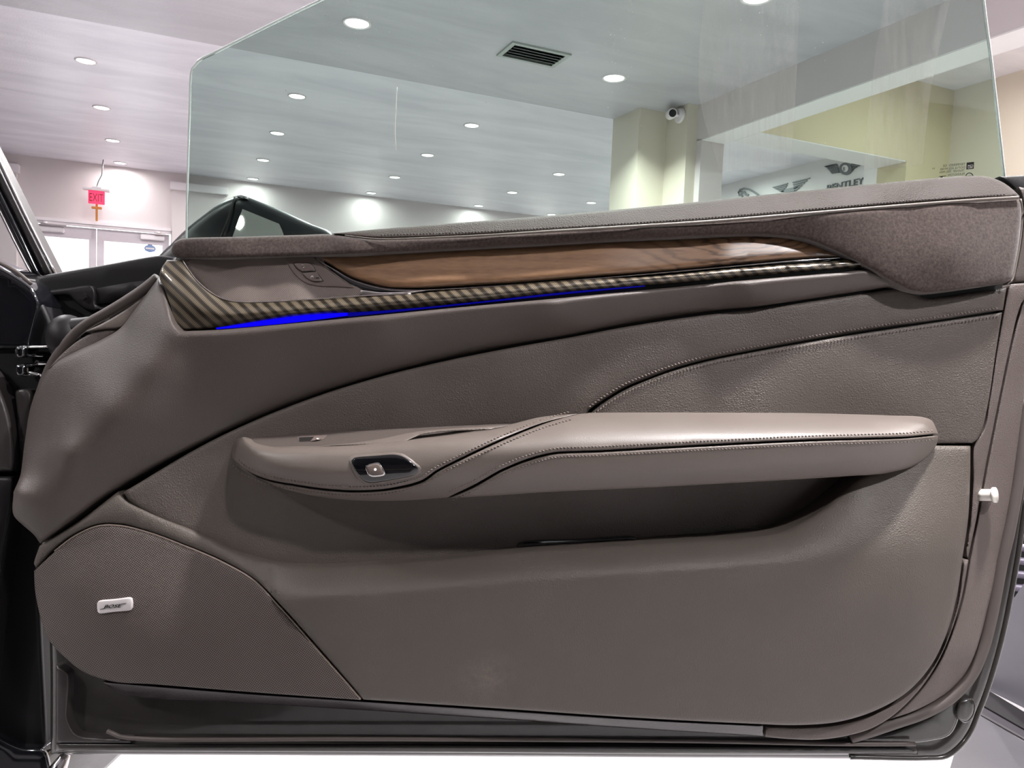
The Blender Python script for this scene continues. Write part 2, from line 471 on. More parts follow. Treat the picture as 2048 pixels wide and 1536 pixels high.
def strips(curves):
    """height field from feature lines running along x, listed top to bottom: lists of (x, y, h)"""
    cs = [np.array(sorted(c), float) for c in curves]
    def f(pt):
        q = np.atleast_2d(np.array(pt, float)); n = len(q)
        ys, hs = [], []
        for c in cs:
            one = np.ones((n, 1))
            ys.append(_pchip_eval(one * c[None, :, 0], one * c[None, :, 1], q[:, 0]))
            hs.append(_pchip_eval(one * c[None, :, 0], one * c[None, :, 2], q[:, 0]))
        Y = np.maximum.accumulate(np.stack(ys, 1) + np.arange(len(cs))[None] * 1e-3, axis=1)
        return _pchip_eval(Y, np.stack(hs, 1), q[:, 1])
    return f
def as_fun(hf):
    if callable(hf): return hf
    if isinstance(hf, (int, float)): return lambda q: np.full(len(np.atleast_2d(q)), float(hf))
    return rbf(hf)
def seg_dist(pts, poly):
    a = poly; b = np.roll(poly, -1, axis=0); ab = b - a
    l2 = (ab ** 2).sum(1) + 1e-12
    out = np.empty(len(pts))
    for i0 in range(0, len(pts), 400):
        q = pts[i0:i0 + 400]
        t = np.clip(((q[:, None] - a[None]) * ab[None]).sum(2) / l2, 0, 1)
        d = q[:, None] - (a[None] + t[..., None] * ab[None])
        out[i0:i0 + 400] = np.sqrt((d ** 2).sum(2)).min(1)
    return out
def inside(pts, poly):
    x, y = pts[:, 0], pts[:, 1]; r = np.zeros(len(pts), bool)
    n = len(poly); j = n - 1
    for i in range(n):
        xi, yi = poly[i]; xj, yj = poly[j]
        if yi != yj:
            c = ((yi > y) != (yj > y)) & (x < (xj - xi) * (y - yi) / (yj - yi) + xi)
            r ^= c
        j = i
    return r
def patch(name, pts, hf, mat, parent, r=8.0, rd=0.004, g=18.0, t=0.02, step=8.0, smooth_outline=True, sharp=True, extra=None, depth=None):
    """one upholstered / moulded piece of the door: outline on the door, height field hf,
       rolled edge of radius r px falling rd metres, and side walls t metres deep"""
    f = as_fun(hf)
    poly = catmull(pts, True, step) if smooth_outline else np.array([q[:2] for q in pts], float)
    area = 0.5 * np.sum(poly[:, 0] * np.roll(poly[:, 1], -1) - np.roll(poly[:, 0], -1) * poly[:, 1])
    if area < 0: poly = poly[::-1].copy()
    tn = np.roll(poly, -1, 0) - np.roll(poly, 1, 0)
    tn /= np.linalg.norm(tn, axis=1)[:, None] + 1e-9
    nrm = np.stack([-tn[:, 1], tn[:, 0]], 1)          # inward
    pl = [poly]
    for k in (0.1, 0.28, 0.55, 1.0):
        d = max(r * k, 0.5)
        q = poly + nrm * d
        ok = inside(q, poly) & (seg_dist(q, poly) > d * 0.93)
        pl.append(q[ok])
    x0, y0 = poly.min(0); x1, y1 = poly.max(0)
    gx, gy = np.meshgrid(np.arange(x0 + g / 2, x1, g), np.arange(y0 + g / 2, y1, g))
    gp = np.stack([gx.ravel(), gy.ravel()], 1)
    if extra is not None: gp = np.vstack([gp, np.array(extra, float)])
    if len(gp):
        gp = gp[inside(gp, poly)]
        if len(gp): gp = gp[seg_dist(gp, poly) > r * 1.0 + g * 0.3]
        pl.append(gp)
    allp = np.vstack(pl); nb = len(poly)
    vs2, es, fs, ov, oe, of = delaunay_2d_cdt([Vector((float(a), float(b))) for a, b in allp],
                                             [(i, (i + 1) % nb) for i in range(nb)], [], 1, 1e-4)
    q = np.array([[v.x, v.y] for v in vs2])
    dist = seg_dist(q, poly)
    u = np.clip(1 - dist / max(r, 1e-6), 0, 1)
    h = f(q) - rd * (1 - np.sqrt(np.clip(1 - u * u, 0, 1)))
    bm = bmesh.new(); uvl = bm.loops.layers.uv.new('UVMap')
    bv = [bm.verts.new(P(q[i, 0], q[i, 1], h[i])) for i in range(len(q))]
    for fc in fs:
        try: bm.faces.new([bv[i] for i in fc])
        except ValueError: pass
    bm.verts.index_update(); bm.normal_update()
    for fc in bm.faces:
        if fc.normal.dot(Vector(FWD)) > 0: fc.normal_flip()
        fc.smooth = True
    for fc in bm.faces:
        for lp in fc.loops:
            w = q[lp.vert.index]
            lp[uvl].uv = ((w[0] - CX) * S, -(w[1] - CY) * S)
    be = [e for e in bm.edges if e.is_boundary]
    if t > 0 and be:
        ex = bmesh.ops.extrude_edge_only(bm, edges=be)
        nv = [e for e in ex['geom'] if isinstance(e, bmesh.types.BMVert)]
        back = Vector(FWD) * t
        for v in nv: v.co += back
        if sharp:
            for e in be: e.smooth = False
        for fc in bm.faces: fc.smooth = True
    loose = [v for v in bm.verts if not v.link_faces]
    if loose: bmesh.ops.delete(bm, geom=loose, context='VERTS')
    bmesh.ops.recalc_face_normals(bm, faces=bm.faces[:])
    s = sum((fc.normal.dot(Vector(FWD)) * fc.calc_area() for fc in bm.faces))
    if s > 0: bmesh.ops.reverse_faces(bm, faces=bm.faces[:])
    return from_bm(name, bm, mat, parent)
def sweep(name, pts, rad, mat, parent=None, seg=8, caps=True, flat=None):
    """round bar through world points; rad scalar or list"""
    pts = [Vector(p) for p in pts]; n = len(pts)
    rads = list(np.interp(np.linspace(0, 1, n), np.linspace(0, 1, len(rad)), rad)) if hasattr(rad, '__len__') else [rad] * n
    bm = bmesh.new(); rings = []
    up = Vector(UPV)
    for i, p in enumerate(pts):
        d = (pts[min(i + 1, n - 1)] - pts[max(i - 1, 0)]).normalized()
        a = d.cross(up)
        if a.length < 1e-3: a = d.cross(Vector(FWD))
        a.normalize(); b = a.cross(d)
        rings.append([bm.verts.new(p + (a * math.cos(2*math.pi*k/seg) + b * math.sin(2*math.pi*k/seg)) * rads[i]) for k in range(seg)])
    for i in range(n - 1):
        for k in range(seg):
            bm.faces.new([rings[i][k], rings[i][(k+1) % seg], rings[i+1][(k+1) % seg], rings[i+1][k]])
    if caps:
        bm.faces.new(rings[0][::-1]); bm.faces.new(rings[-1])
    bmesh.ops.recalc_face_normals(bm, faces=bm.faces[:])
    return from_bm(name, bm, mat, parent, smooth=True)
def px_path(pts, step=10):
    """pts (x,y,h) -> smooth world polyline"""
    c = catmull([(p[0], p[1]) for p in pts], False, step)
    src = np.array([(p[0], p[1]) for p in pts], float)
    cum = np.concatenate([[0], np.cumsum(np.linalg.norm(np.diff(src, axis=0), axis=1))])
    cc = np.concatenate([[0], np.cumsum(np.linalg.norm(np.diff(c, axis=0), axis=1))]); cc *= cum[-1] / cc[-1]
    h = np.interp(cc, cum, [p[2] for p in pts])
    return [P(c[i, 0], c[i, 1], h[i]) for i in range(len(c))]
def stitches(name, pts, hf, parent, offset=0.0, pitch=7.5, ln=5.0, rad=1.0, mat='thread', lift=0.0008, skew=0.25):
    """sewn thread: single small stitches along an outline, joined into one part"""
    f = as_fun(hf)
    c = catmull(pts, False, 2.0)
    cum = np.concatenate([[0], np.cumsum(np.linalg.norm(np.diff(c, axis=0), axis=1))])
    bm = bmesh.new()
    for s in np.arange(pitch / 2, cum[-1] - pitch / 2, pitch):
        p = np.array([np.interp(s, cum, c[:, 0]), np.interp(s, cum, c[:, 1])])
        p2 = np.array([np.interp(s + 1, cum, c[:, 0]), np.interp(s + 1, cum, c[:, 1])])
        d = p2 - p; d /= np.linalg.norm(d) + 1e-9; nn = np.array([-d[1], d[0]])
        p = p + nn * offset
        dd = d + nn * skew; dd /= np.linalg.norm(dd); nn = np.array([-dd[1], dd[0]])
        h = float(f([p])[0]) + lift
        ring = []
        prof = [(-ln/2, 0.15), (-ln/4, 1.0), (ln/4, 1.0), (ln/2, 0.15)]
        rows = []
        for (x, k) in prof:
            q = p + dd * x
            row = [bm.verts.new(P(*(q + nn * rad * k * ct), h + rad * S * k * st)) for ct, st in ((1, -0.6), (0.7, 0.7), (-0.7, 0.7), (-1, -0.6))]
            rows.append(row)
        for a, b in zip(rows[:-1], rows[1:]):
            for i in range(3):
                bm.faces.new([a[i], a[i+1], b[i+1], b[i]])
    bmesh.ops.recalc_face_normals(bm, faces=bm.faces[:])
    o = from_bm(name, bm, mat, parent, smooth=True)
    o['kind'] = 'stuff'
    return o
def text_mesh(name, body, origin, ux, uy, height, mat, parent, extrude=0.0005, shear=0.0, align='LEFT', squash=1.0, width=None):
    """flat lettering in the plane ux, uy (world unit vectors)"""
    cu = bpy.data.curves.new(name, 'FONT'); cu.body = body; cu.size = 1.0; cu.shear = shear
    cu.align_x = align; cu.extrude = 0.0; cu.resolution_u = 3
    to = bpy.data.objects.new(name, cu); COL.objects.link(to)
    bpy.context.view_layer.update()
    dg = bpy.context.evaluated_depsgraph_get()
    me = bpy.data.meshes.new_from_object(to.evaluated_get(dg))
    bpy.data.objects.remove(to, do_unlink=True)
    ux = Vector(ux).normalized(); uy = Vector(uy).normalized(); nz = ux.cross(uy)
    co = np.array([v.co[:] for v in me.vertices])
    sx = height / 0.73
    if width is not None: sx = width / max(co[:, 0].max() - co[:, 0].min(), 1e-6)
    x_off = co[:, 0].min() if align == 'LEFT' else 0.0
    for v in me.vertices:
        v.co = Vector(origin) + ux * ((v.co.x - x_off) * sx) + uy * (v.co.y * height / 0.73)
    bm = bmesh.new(); bm.from_mesh(me)
    if extrude:
        ex = bmesh.ops.extrude_face_region(bm, geom=bm.faces[:])
        for e in ex['geom']:
            if isinstance(e, bmesh.types.BMVert): e.co += nz * extrude
    bm.to_mesh(me); bm.free(); me.materials.clear()
    return link_mesh(name, me, mat, parent)
def disc(name, c, ax, rad, thick, mat, parent=None, seg=24, bevel=0.0):
    """short cylinder centred at c, axis ax"""
    ax = Vector(ax).normalized(); a = ax.orthogonal().normalized(); b = ax.cross(a); c = Vector(c)
    bm = bmesh.new()
    prof = [(rad - bevel, -thick/2), (rad, -thick/2 + bevel), (rad, thick/2 - bevel), (rad - bevel, thick/2)] if bevel else [(rad, -thick/2), (rad, thick/2)]
    rings = [[bm.verts.new(c + ax * z + (a * math.cos(2*math.pi*k/seg) + b * math.sin(2*math.pi*k/seg)) * r) for k in range(seg)] for r, z in prof]
    for u, v in zip(rings[:-1], rings[1:]):
        for k in range(seg): bm.faces.new([u[k], u[(k+1) % seg], v[(k+1) % seg], v[k]])
    bm.faces.new(rings[0][::-1]); bm.faces.new(rings[-1])
    bmesh.ops.recalc_face_normals(bm, faces=bm.faces[:])
    return from_bm(name, bm, mat, parent)
def prism(name, pts, vec, mat, parent=None):
    """polygon of world points extruded along vec"""
    bm = bmesh.new(); vec = Vector(vec)
    a = [bm.verts.new(p) for p in pts]; b = [bm.verts.new(Vector(p) + vec) for p in pts]
    n = len(a)
    bm.faces.new(a); bm.faces.new(b[::-1])
    for i in range(n): bm.faces.new([a[i], b[i], b[(i+1) % n], a[(i+1) % n]])
    bmesh.ops.recalc_face_normals(bm, faces=bm.faces[:])
    return from_bm(name, bm, mat, parent)

# ================================================================== THE ROOM
ZN, ZF = 2.62, 2.95                     # lower ceiling over the car, higher ceiling beyond it
YE = 5.265                              # edge where the lower ceiling stops
YB = 11.65                              # wall with the double doors
def structure(o, label=None):
    tag(o, label, None, None, 'structure'); return o
structure(boxes('floor', [(-6.2, 9.0, -6.6, YB, -0.1, 0.0)], 'floor_gloss'), 'glossy pale mottled showroom floor')
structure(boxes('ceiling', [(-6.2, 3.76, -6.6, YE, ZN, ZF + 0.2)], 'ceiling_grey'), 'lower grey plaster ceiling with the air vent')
structure(boxes('ceiling', [(-6.2, 3.76, YE, YB, ZF, ZF + 0.2), (3.76, 6.9, 4.48, YB, ZF, ZF + 0.2)], 'ceiling_plaster'), 'higher plaster ceiling with rows of downlights beyond the drop edge')
structure(boxes('ceiling', [(3.76, 6.0, -6.6, 4.21, 2.995, 3.2)], 'ceiling_plaster'), 'ceiling of the side room behind the header')
structure(boxes('wall_left', [(-6.4, -6.2, -6.6, YB, 0, ZF)], 'wall_dark'), 'dark side wall on the left')
wall_back = structure(boxes('wall_back', [(-6.2, -1.745, YB, YB + 0.15, 0, ZF), (-1.745, -0.066, YB, YB + 0.15, 2.11, ZF), (-0.066, 6.9, YB, YB + 0.15, 0, ZF)], 'wall_paint'), 'pale far wall around the glazed double doors')
for x0, x1 in ((-2.75, -1.889), (-0.055, 0.645)):
    boxes('pilaster', [(x0, x1, YB - 0.09, YB, 0, 2.70)], 'wall_paint', wall_back)
    boxes('pilaster_cap', [(x0 - 0.03, x1 + 0.03, YB - 0.13, YB, 2.70, 2.81)], 'white_paint', wall_back, 0.008)
boxes('door_head_moulding', [(-1.86, -0.06, YB - 0.05, YB, 2.13, 2.17), (-1.86, -0.06, YB - 0.03, YB, 2.09, 2.13)], 'white_paint', wall_back)
# wall with the wide storefront windows, behind the viewer
wr = [(-6.2, 6.2, -6.8, -6.6, 0, 0.25), (-6.2, 6.2, -6.8, -6.6, 2.35, ZF)]
xs = (-6.2, 1.2, 2.6, 6.2)
for i in range(0, 4, 2): wr.append((xs[i], xs[i + 1], -6.8, -6.6, 0.25, 2.35))
structure(boxes('wall_rear', wr, 'wall_dark'), 'dark wall with a wide display window opposite the double doors')
for i in range(1, 3, 2):
    w = structure(boxes('window_%d' % (i // 2 + 1), [(xs[i], xs[i + 1], -6.72, -6.68, 0.25, 0.31), (xs[i], xs[i + 1], -6.72, -6.68, 2.29, 2.35),
              (xs[i], xs[i] + 0.06, -6.72, -6.68, 0.31, 2.29), (xs[i + 1] - 0.06, xs[i + 1], -6.72, -6.68, 0.31, 2.29)], 'frame_white'), 'wide display window in the rear wall')
    boxes('pane', [(xs[i] + 0.06, xs[i + 1] - 0.06, -6.705, -6.695, 0.31, 2.29)], 'clear_glass', w)
    ld = bpy.data.lights.new('daylight', 'AREA'); ld.shape = 'RECTANGLE'; ld.size = xs[i + 1] - xs[i]; ld.size_y = 2.1
    ld.cycles.is_portal = True
    lo = bpy.data.objects.new('daylight', ld); COL.objects.link(lo); lo.parent = w
    lo.location = ((xs[i] + xs[i + 1]) / 2, -6.85, 1.3); lo.rotation_euler = (math.radians(90), 0, 0)
# stepped column and the header wall of the side room
structure(boxes('wall_column', [(3.21, 3.76, 4.90, 5.28, 0, ZF)], 'wall_cream'), 'stepped cream column between the far room and the header')
structure(boxes('trim_1', [(3.46, 3.76, 4.63, 4.90, 0, ZN)], 'wall_cream'), 'cream step of the column carrying the security camera')
structure(boxes('wall_right', [(3.55, 3.76, -6.6, 4.63, 2.355, 3.2), (3.55, 3.76, 4.57, 4.63, 0, 2.36)], 'wall_paint'), 'long pale header over the opening to the side room')
structure(boxes('wall_side_room', [(3.76, 6.0, 4.21, 4.48, 2.36, 3.2), (5.29, 6.0, 4.21, 4.48, 0, 2.36)], 'wall_olive'), 'olive cream wall of the side room with a bright lintel')
structure(boxes('trim_2', [(3.77, 5.285, 4.212, 4.478, 2.352, 2.361)], 'wall_white'), 'bright white underside of the side room lintel')
structure(boxes('trim_3', [(3.552, 3.758, -6.5, 4.565, 2.348, 2.356)], 'wall_white'), 'bright white underside of the long header')
structure(boxes('wall_side_right', [(5.79, 5.95, -6.6, 4.21, 0, 3.2)], 'wall_cream'), 'cream right wall of the side room')
structure(boxes('wall_signs', [(6.55, 6.7, 4.3, YB, 0, ZF)], 'wall_white'), 'white wall carrying the metal emblems')
structure(boxes('trim_4', [(6.47, 6.55, 4.5, 5.64, 0, ZF)], 'wall_white'), 'plain white pier beside the emblem wall')

# glazed double doors
def leaf(n, x0, x1, hinge_left):
    z1 = 2.085; y0, y1 = YB + 0.03, YB + 0.08
    d = structure(boxes('door_%d' % n, [(x0, x0 + 0.085, y0, y1, 0, z1), (x1 - 0.085, x1, y0, y1, 0, z1),
                                        (x0 + 0.085, x1 - 0.085, y0, y1, 1.93, z1), (x0 + 0.085, x1 - 0.085, y0, y1, 0, 0.25)], 'frame_white'),
                  'left leaf of the white glazed double doors' if n == 1 else 'right leaf of the white glazed double doors')
    boxes('pane', [(x0 + 0.085, x1 - 0.085, y0 + 0.02, y0 + 0.03, 0.25, 1.93)], 'clear_glass', d)
    cx = x0 + 0.06 if hinge_left else x1 - 0.36
    boxes('door_closer', [(cx, cx + 0.30, y0 - 0.06, y0, 1.99, 2.06)], 'white_paint', d, 0.008)
    ax = cx + 0.08 if hinge_left else cx + 0.22
    boxes('closer_arm', [(ax - 0.05, ax + 0.25 if hinge_left else ax + 0.1, y0 - 0.10, y0 - 0.06, 2.065, 2.085)], 'satin_metal', d, 0.004)
    disc('closer_cap', (ax, y0 - 0.09, 2.10), (0, 0, 1), 0.03, 0.025, 'white_paint', d)
    boxes('push_bar', [(x0 + 0.085, x1 - 0.085, y0 - 0.06, y0 - 0.02, 0.98, 1.04)], 'satin_metal', d, 0.008)
    return d
leaf(1, -1.72, -0.993, True)
d2 = leaf(2, -0.983, -0.09, False)
# shield-shaped sticker on the right pane
c = on_y(300, 497, YB + 0.045)
pts = [(-0.075, 0.0), (-0.06, 0.03), (-0.03, 0.045), (-0.02, 0.075), (0.02, 0.075), (0.03, 0.045), (0.06, 0.03), (0.075, 0.0), (0.06, -0.035), (0.0, -0.055), (-0.06, -0.035)]
st = prism('window_sticker', [(c[0] + a, YB + 0.045, c[2] + b) for a, b in pts], (0, -0.002, 0), 'sticker_blue')
tag(st, 'small blue shield sticker on the right double door glass', 'sticker')
boxes('sticker_band', [(c[0] - 0.055, c[0] + 0.055, YB + 0.0405, YB + 0.0428, c[2] - 0.012, c[2] + 0.012)], 'white_paint', st)
# pale shrub outside the door, seen burnt out through the left pane is left to the sky

# exit sign hung from the ceiling
YX = 11.30
e0 = on_y(193, 395, YX)
ex = empty('exit_sign', (e0[0], YX, 2.30), 'red lit EXIT sign with white canopy hung above the double doors', 'exit sign')
boxes('canopy', [(e0[0] - 0.155, e0[0] + 0.155, YX - 0.05, YX + 0.05, e0[2] + 0.085, e0[2] + 0.115), (e0[0] - 0.05, e0[0] + 0.06, YX - 0.04, YX + 0.04, e0[2] + 0.115, e0[2] + 0.135)], 'white_paint', ex, 0.005)
boxes('lit_panel', [(e0[0] - 0.095, e0[0] + 0.095, YX - 0.012, YX + 0.012, e0[2] - 0.085, e0[2] + 0.085)], 'exit_red', ex, 0.004)
plain('exit_letter', (0.15, 0.0, 0.01), 0.5)
text_mesh('lettering', 'EXIT', (e0[0] - 0.08, YX - 0.0135, e0[2] - 0.055), (1, 0, 0), (0, 0, 1), 0.11, 'exit_letter', ex, 0.001, width=0.16)
boxes('bracket', [(e0[0] - 0.013, e0[0] + 0.013, YX + 0.03, YX + 0.05, e0[2] - 0.30, e0[2] - 0.08), (e0[0] - 0.06, e0[0] + 0.06, YX + 0.025, YX + 0.055, e0[2] - 0.145, e0[2] - 0.115)], 'orange_metal', ex, 0.004)
sweep('cable', [Vector((e0[0], YX, e0[2] + 0.13)), Vector((e0[0] + 0.02, YX, e0[2] + 0.21)), Vector((e0[0] + 0.06, YX, e0[2] + 0.30)), Vector((e0[0] + 0.075, YX, ZF))], 0.006, 'sign_metal', ex, 6)

# ceiling downlights
def make_lamp():
    r = empty('ceiling_light', (0, 0, 0), 'x', 'ceiling light')
    bm = bmesh.new(); seg = 28
    prof = [(0.083, 0.0), (0.083, -0.006), (0.076, -0.010), (0.068, -0.004)]
    rg = [[bm.verts.new((rr * math.cos(2*math.pi*k/seg), rr * math.sin(2*math.pi*k/seg), z)) for k in range(seg)] for rr, z in prof]
    for a, b in zip(rg[:-1], rg[1:]):
        for k in range(seg): bm.faces.new([a[k], a[(k+1) % seg], b[(k+1) % seg], b[k]])
    bmesh.ops.recalc_face_normals(bm, faces=bm.faces[:])
    from_bm('trim_ring', bm, 'white_paint', r, True)
    disc('lens', (0, 0, -0.002), (0, 0, 1), 0.069, 0.004, 'lamp_lens', r)
    ld = bpy.data.lights.new('lamp', 'AREA'); ld.shape = 'DISK'; ld.size = 0.13; ld.energy = LAMP_W
    ld.color = (1.0, 0.97, 0.97); ld.spread = math.radians(130)
    lo = bpy.data.objects.new('lamp', ld); COL.objects.link(lo); lo.parent = r; lo.location = (0, 0, -0.012)
    return r
proto = make_lamp(); first = [True]
far_lamp = [c_ for c_ in proto.children if c_.type == 'LIGHT'][0].data.copy(); far_lamp.energy = LAMP_FAR_W; far_lamp.spread = math.radians(172)
wall_lamp = far_lamp.copy(); wall_lamp.energy = LAMP_FAR_W * 0.45          # dimmer bulbs in the row by the wall
def place_lamp(x, y, z, label, group):
    if first[0]:
        o = proto; first[0] = False
    else:
        o = proto.copy(); COL.objects.link(o)
        for ch in proto.children:
            k = ch.copy(); COL.objects.link(k); k.parent = o
            if k.type == 'LIGHT' and z > ZN + 0.01: k.data = wall_lamp if y > 11 else far_lamp
    o.location = (x, y, z); o['label'] = label; o['group'] = group
place_lamp(0.945, 4.457, ZN, 'round downlight in the lower ceiling left of the air vent', 'downlights of the lower ceiling')
place_lamp(2.70, 4.457, ZN, 'round downlight in the lower ceiling right of the air vent, near the column', 'downlights of the lower ceiling')
place_lamp(2.70, 3.09, ZN, 'round downlight in the lower ceiling cut by the top edge of the picture', 'downlights of the lower ceiling')
ordn = ('leftmost', 'second from left', 'third from left', 'fourth from left', 'fifth from left')
rows = {7.16: 'row nearest the ceiling drop', 8.60: 'second row beyond the ceiling drop', 10.05: 'third row beyond the ceiling drop', 11.38: 'row closest to the double-door wall'}
for y, rn in rows.items():
    for i, x in enumerate((-0.69, 0.99, 2.70, 4.46, 5.79)):
        if x > 5 and y < 9:
            place_lamp(x, y, ZF, 'round recessed downlight of the higher ceiling hidden behind the column', 'downlights behind the column'); continue
        place_lamp(x, y, ZF, 'round recessed downlight in the higher ceiling, %s, %s' % (rn, ordn[i]), 'downlights of the higher ceiling')
for x in (-2.55, -0.80, 0.945, 2.70):
    for y in (3.09, 1.72, 0.35, -1.02):
        if (x == 2.70 and y == 3.09) or (x != 0.945 and y < 0) or (x == -0.80 and y < 2): continue
        place_lamp(x, y, ZN, 'round downlight of the lower ceiling above the car, outside the picture', 'downlights above the car')
place_lamp(5.2, 5.4, ZF, 'added unseen downlight behind the side room lintel, brightening the emblem wall', 'downlights behind the column')  # hidden lamp added to brighten the emblem wall
for y in (3.2, 1.9, 0.4):  # unseen lamps added to raise the light in the side room
    place_lamp(4.85, y, 2.995, 'added round downlight of the side room ceiling, outside the picture', 'added downlights of the side room')

# ceiling air vent
vx0, vx1, vy0, vy1 = 1.842, 2.249, 4.235, 4.488
vent = empty('ceiling_vent', ((vx0 + vx1) / 2, (vy0 + vy1) / 2, ZN), 'rectangular grey air vent with angled slats in the lower ceiling', 'air vent')
fr = 0.028
boxes('frame', [(vx0, vx1, vy0, vy0 + fr, ZN - 0.012, ZN), (vx0, vx1, vy1 - fr, vy1, ZN - 0.012, ZN), (vx0, vx0 + fr, vy0 + fr, vy1 - fr, ZN - 0.012, ZN), (vx1 - fr, vx1, vy0 + fr, vy1 - fr, ZN - 0.012, ZN)], 'vent_grey', vent)
boxes('backing', [(vx0 + fr, vx1 - fr, vy0 + fr, vy1 - fr, ZN - 0.002, ZN - 0.0005)], 'vent_dark', vent)
for k in range(5):
    y = vy0 + fr + 0.018 + k * 0.040
    bm = bmesh.new()
    v = [bm.verts.new((x, y + dy, ZN + dz)) for x in (vx0 + fr, vx1 - fr) for dy, dz in ((0.030, -0.003), (0.033, -0.003), (0.003, -0.020), (0.0, -0.020))]
    for q in ((0, 1, 2, 3), (4, 7, 6, 5), (0, 4, 5, 1), (1, 5, 6, 2), (2, 6, 7, 3), (3, 7, 4, 0)): bm.faces.new([v[i] for i in q])
    bmesh.ops.recalc_face_normals(bm, faces=bm.faces[:])
    from_bm('slat', bm, 'vent_grey', vent)

# security camera on the column step
sc = on_x(1362, 232, 3.46)
cm = empty('security_camera', sc, 'small white bullet security camera on the cream column', 'camera')
tip = on_x(1340, 233, 3.30)
ax = (Vector(tip) - Vector(sc)).normalized()
disc('mount', Vector(sc) + Vector((-0.012, 0, 0)), (1, 0, 0), 0.055, 0.024, 'white_paint', cm, 20, 0.006)
sweep('arm', [Vector(sc) + Vector((-0.02, 0, 0)), Vector(sc) + Vector((-0.06, 0.0, 0.0))], 0.014, 'white_paint', cm)
axc = Vector((-0.45, -0.85, -0.2)).normalized(); cc = Vector(sc) + Vector((-0.09, 0.0, 0.0))
disc('body', cc - axc * 0.0, axc, 0.036, 0.15, 'white_paint', cm, 20, 0.006)
disc('lens', cc + axc * 0.076, axc, 0.027, 0.006, 'ink_black', cm, 18)

# metal emblems on the white wall
XS = 6.548
def wpt(px, py): return Vector(on_x(px, py, XS))
def wall_poly(name, pxs, mat, parent, th=0.012):
    return prism(name, [wpt(*q) for q in pxs], (-th, 0, 0), mat, parent)
k = 0.17578
def C1(a): return [(1440 + x * k, 250 + y * k) for x, y in a]
em = empty('wall_emblem', wpt(1692, 345), 'winged round emblem over the letters BENTLEY on the white wall', 'emblem')
for i in range(6):                         # feathers of the left wing
    y0 = 470 + i * 15; x0 = 1200 + i * 13
    wall_poly('wing_feather', C1([(x0, y0), (1320 + i * 6, 450 + i * 16), (1350 + i * 5, 462 + i * 16), (x0 + 18, y0 + 9)]), 'sign_metal', em)
wall_poly('wing_edge', C1([(1195, 470), (1330, 442), (1340, 452), (1200, 480)]), 'sign_metal', em)
for i in range(4):
    wall_poly('wing_feather', C1([(1500 + i * 3, 440 + i * 24), (1630 - i * 30, 445 + i * 16), (1615 - i * 30, 455 + i * 16), (1503 + i * 3, 454 + i * 24)]), 'sign_metal', em)
ring = C1([(1440 + 72 * math.cos(a), 500 + 68 * math.sin(a)) for a in np.linspace(0, 2 * math.pi, 25)[:-1]])
wall_poly('roundel', ring, 'sign_metal', em, 0.02)
ring = C1([(1440 + 36 * math.cos(a), 497 + 40 * math.sin(a)) for a in np.linspace(0, 2 * math.pi, 21)[:-1]])
wall_poly('roundel_face', ring, 'wall_white', em, 0.024)
text_mesh('roundel_letter', 'B', wpt(*C1([(1418, 530)])[0]) + Vector((-0.026, 0, 0)), (0, -1, 0), (0, 0, 1), 0.045, 'sign_metal', em, 0.002)
b0 = wpt(*C1([(1222, 735)])[0]); b1 = wpt(*C1([(1640, 660)])[0])
text_mesh('lettering', 'BENTLEY', (XS - 0.001, 6.177, 2.586), (0, -1, 0), (0, 0, 1), 0.070, 'sign_metal', em, 0.014, width=0.48)
ew = empty('wall_emblem', wpt(1585, 370), 'spread-wing emblem between the round winged emblem and the cat outline', 'emblem')
for i in range(5):
    wall_poly('wing_feather', C1([(600 + i * 22, 708 + i * 12), (775 - i * 10, 660 + i * 22), (778 - i * 10, 672 + i * 22), (612 + i * 22, 718 + i * 12)]), 'sign_grey', ew)
    wall_poly('wing_feather', C1([(830 + i * 5, 650 + i * 24), (1028 - i * 30, 598 + i * 28), (1024 - i * 30, 612 + i * 28), (833 + i * 5, 662 + i * 24)]), 'sign_grey', ew)
wall_poly('centre_bar', C1([(705, 765), (730, 735), (870, 705), (900, 700), (860, 752), (760, 772)]), 'sign_grey', ew)
ej = empty('wall_emblem', wpt(1495, 385), 'thin curved animal outline emblem at the left end of the white wall', 'emblem')
sweep('outline', [wpt(*q) + Vector((-0.01, 0, 0)) for q in C1([(225, 800), (215, 770), (235, 735), (280, 722), (340, 735), (395, 765), (440, 795), (480, 830)])], 0.012, 'sign_grey', ej, 6)
sweep('muzzle', [wpt(*q) + Vector((-0.01, 0, 0)) for q in C1([(240, 760), (262, 770), (285, 765), (300, 790), (330, 800)])], 0.016, 'sign_grey', ej, 6)
sweep('jaw', [wpt(*q) + Vector((-0.01, 0, 0)) for q in C1([(225, 800), (250, 795), (265, 815)])], 0.012, 'sign_grey', ej, 6)

# things beyond the rear edge of the door, at the right border
g0, g1 = on_z(1962, 1362, 0.0), on_z(2048, 1404, 0.0)
gd = (g1 - g0) / np.linalg.norm(g1 - g0); ga = g0 - gd * 0.25; gb = g1 + gd * 0.5
nrm_g = Vector((gd[1], -gd[0], 0)); 
def on_gp(px, py):                          # vertical plane above that floor line
    d = ROT @ ray(px, py); n = np.array([gd[1], -gd[0], 0]); t = ((g0 - EYE) @ n) / (d @ n); return EYE + d * t
pan = empty('display_panel', (g0 + g1) / 2, 'grey panel with slanted silver edge strip standing behind the door edge', 'panel')
q0, q1 = on_gp(1960, 1318), on_gp(2110, 1102)
prism('slab', [g0 - gd * 0.02, gb, gb + np.array([0, 0, (q1 - gb)[2]]), q1, q0], nrm_g * -0.03 if nrm_g.dot(Vector(g0)) > 0 else nrm_g * 0.03, 'grey_panel', pan)
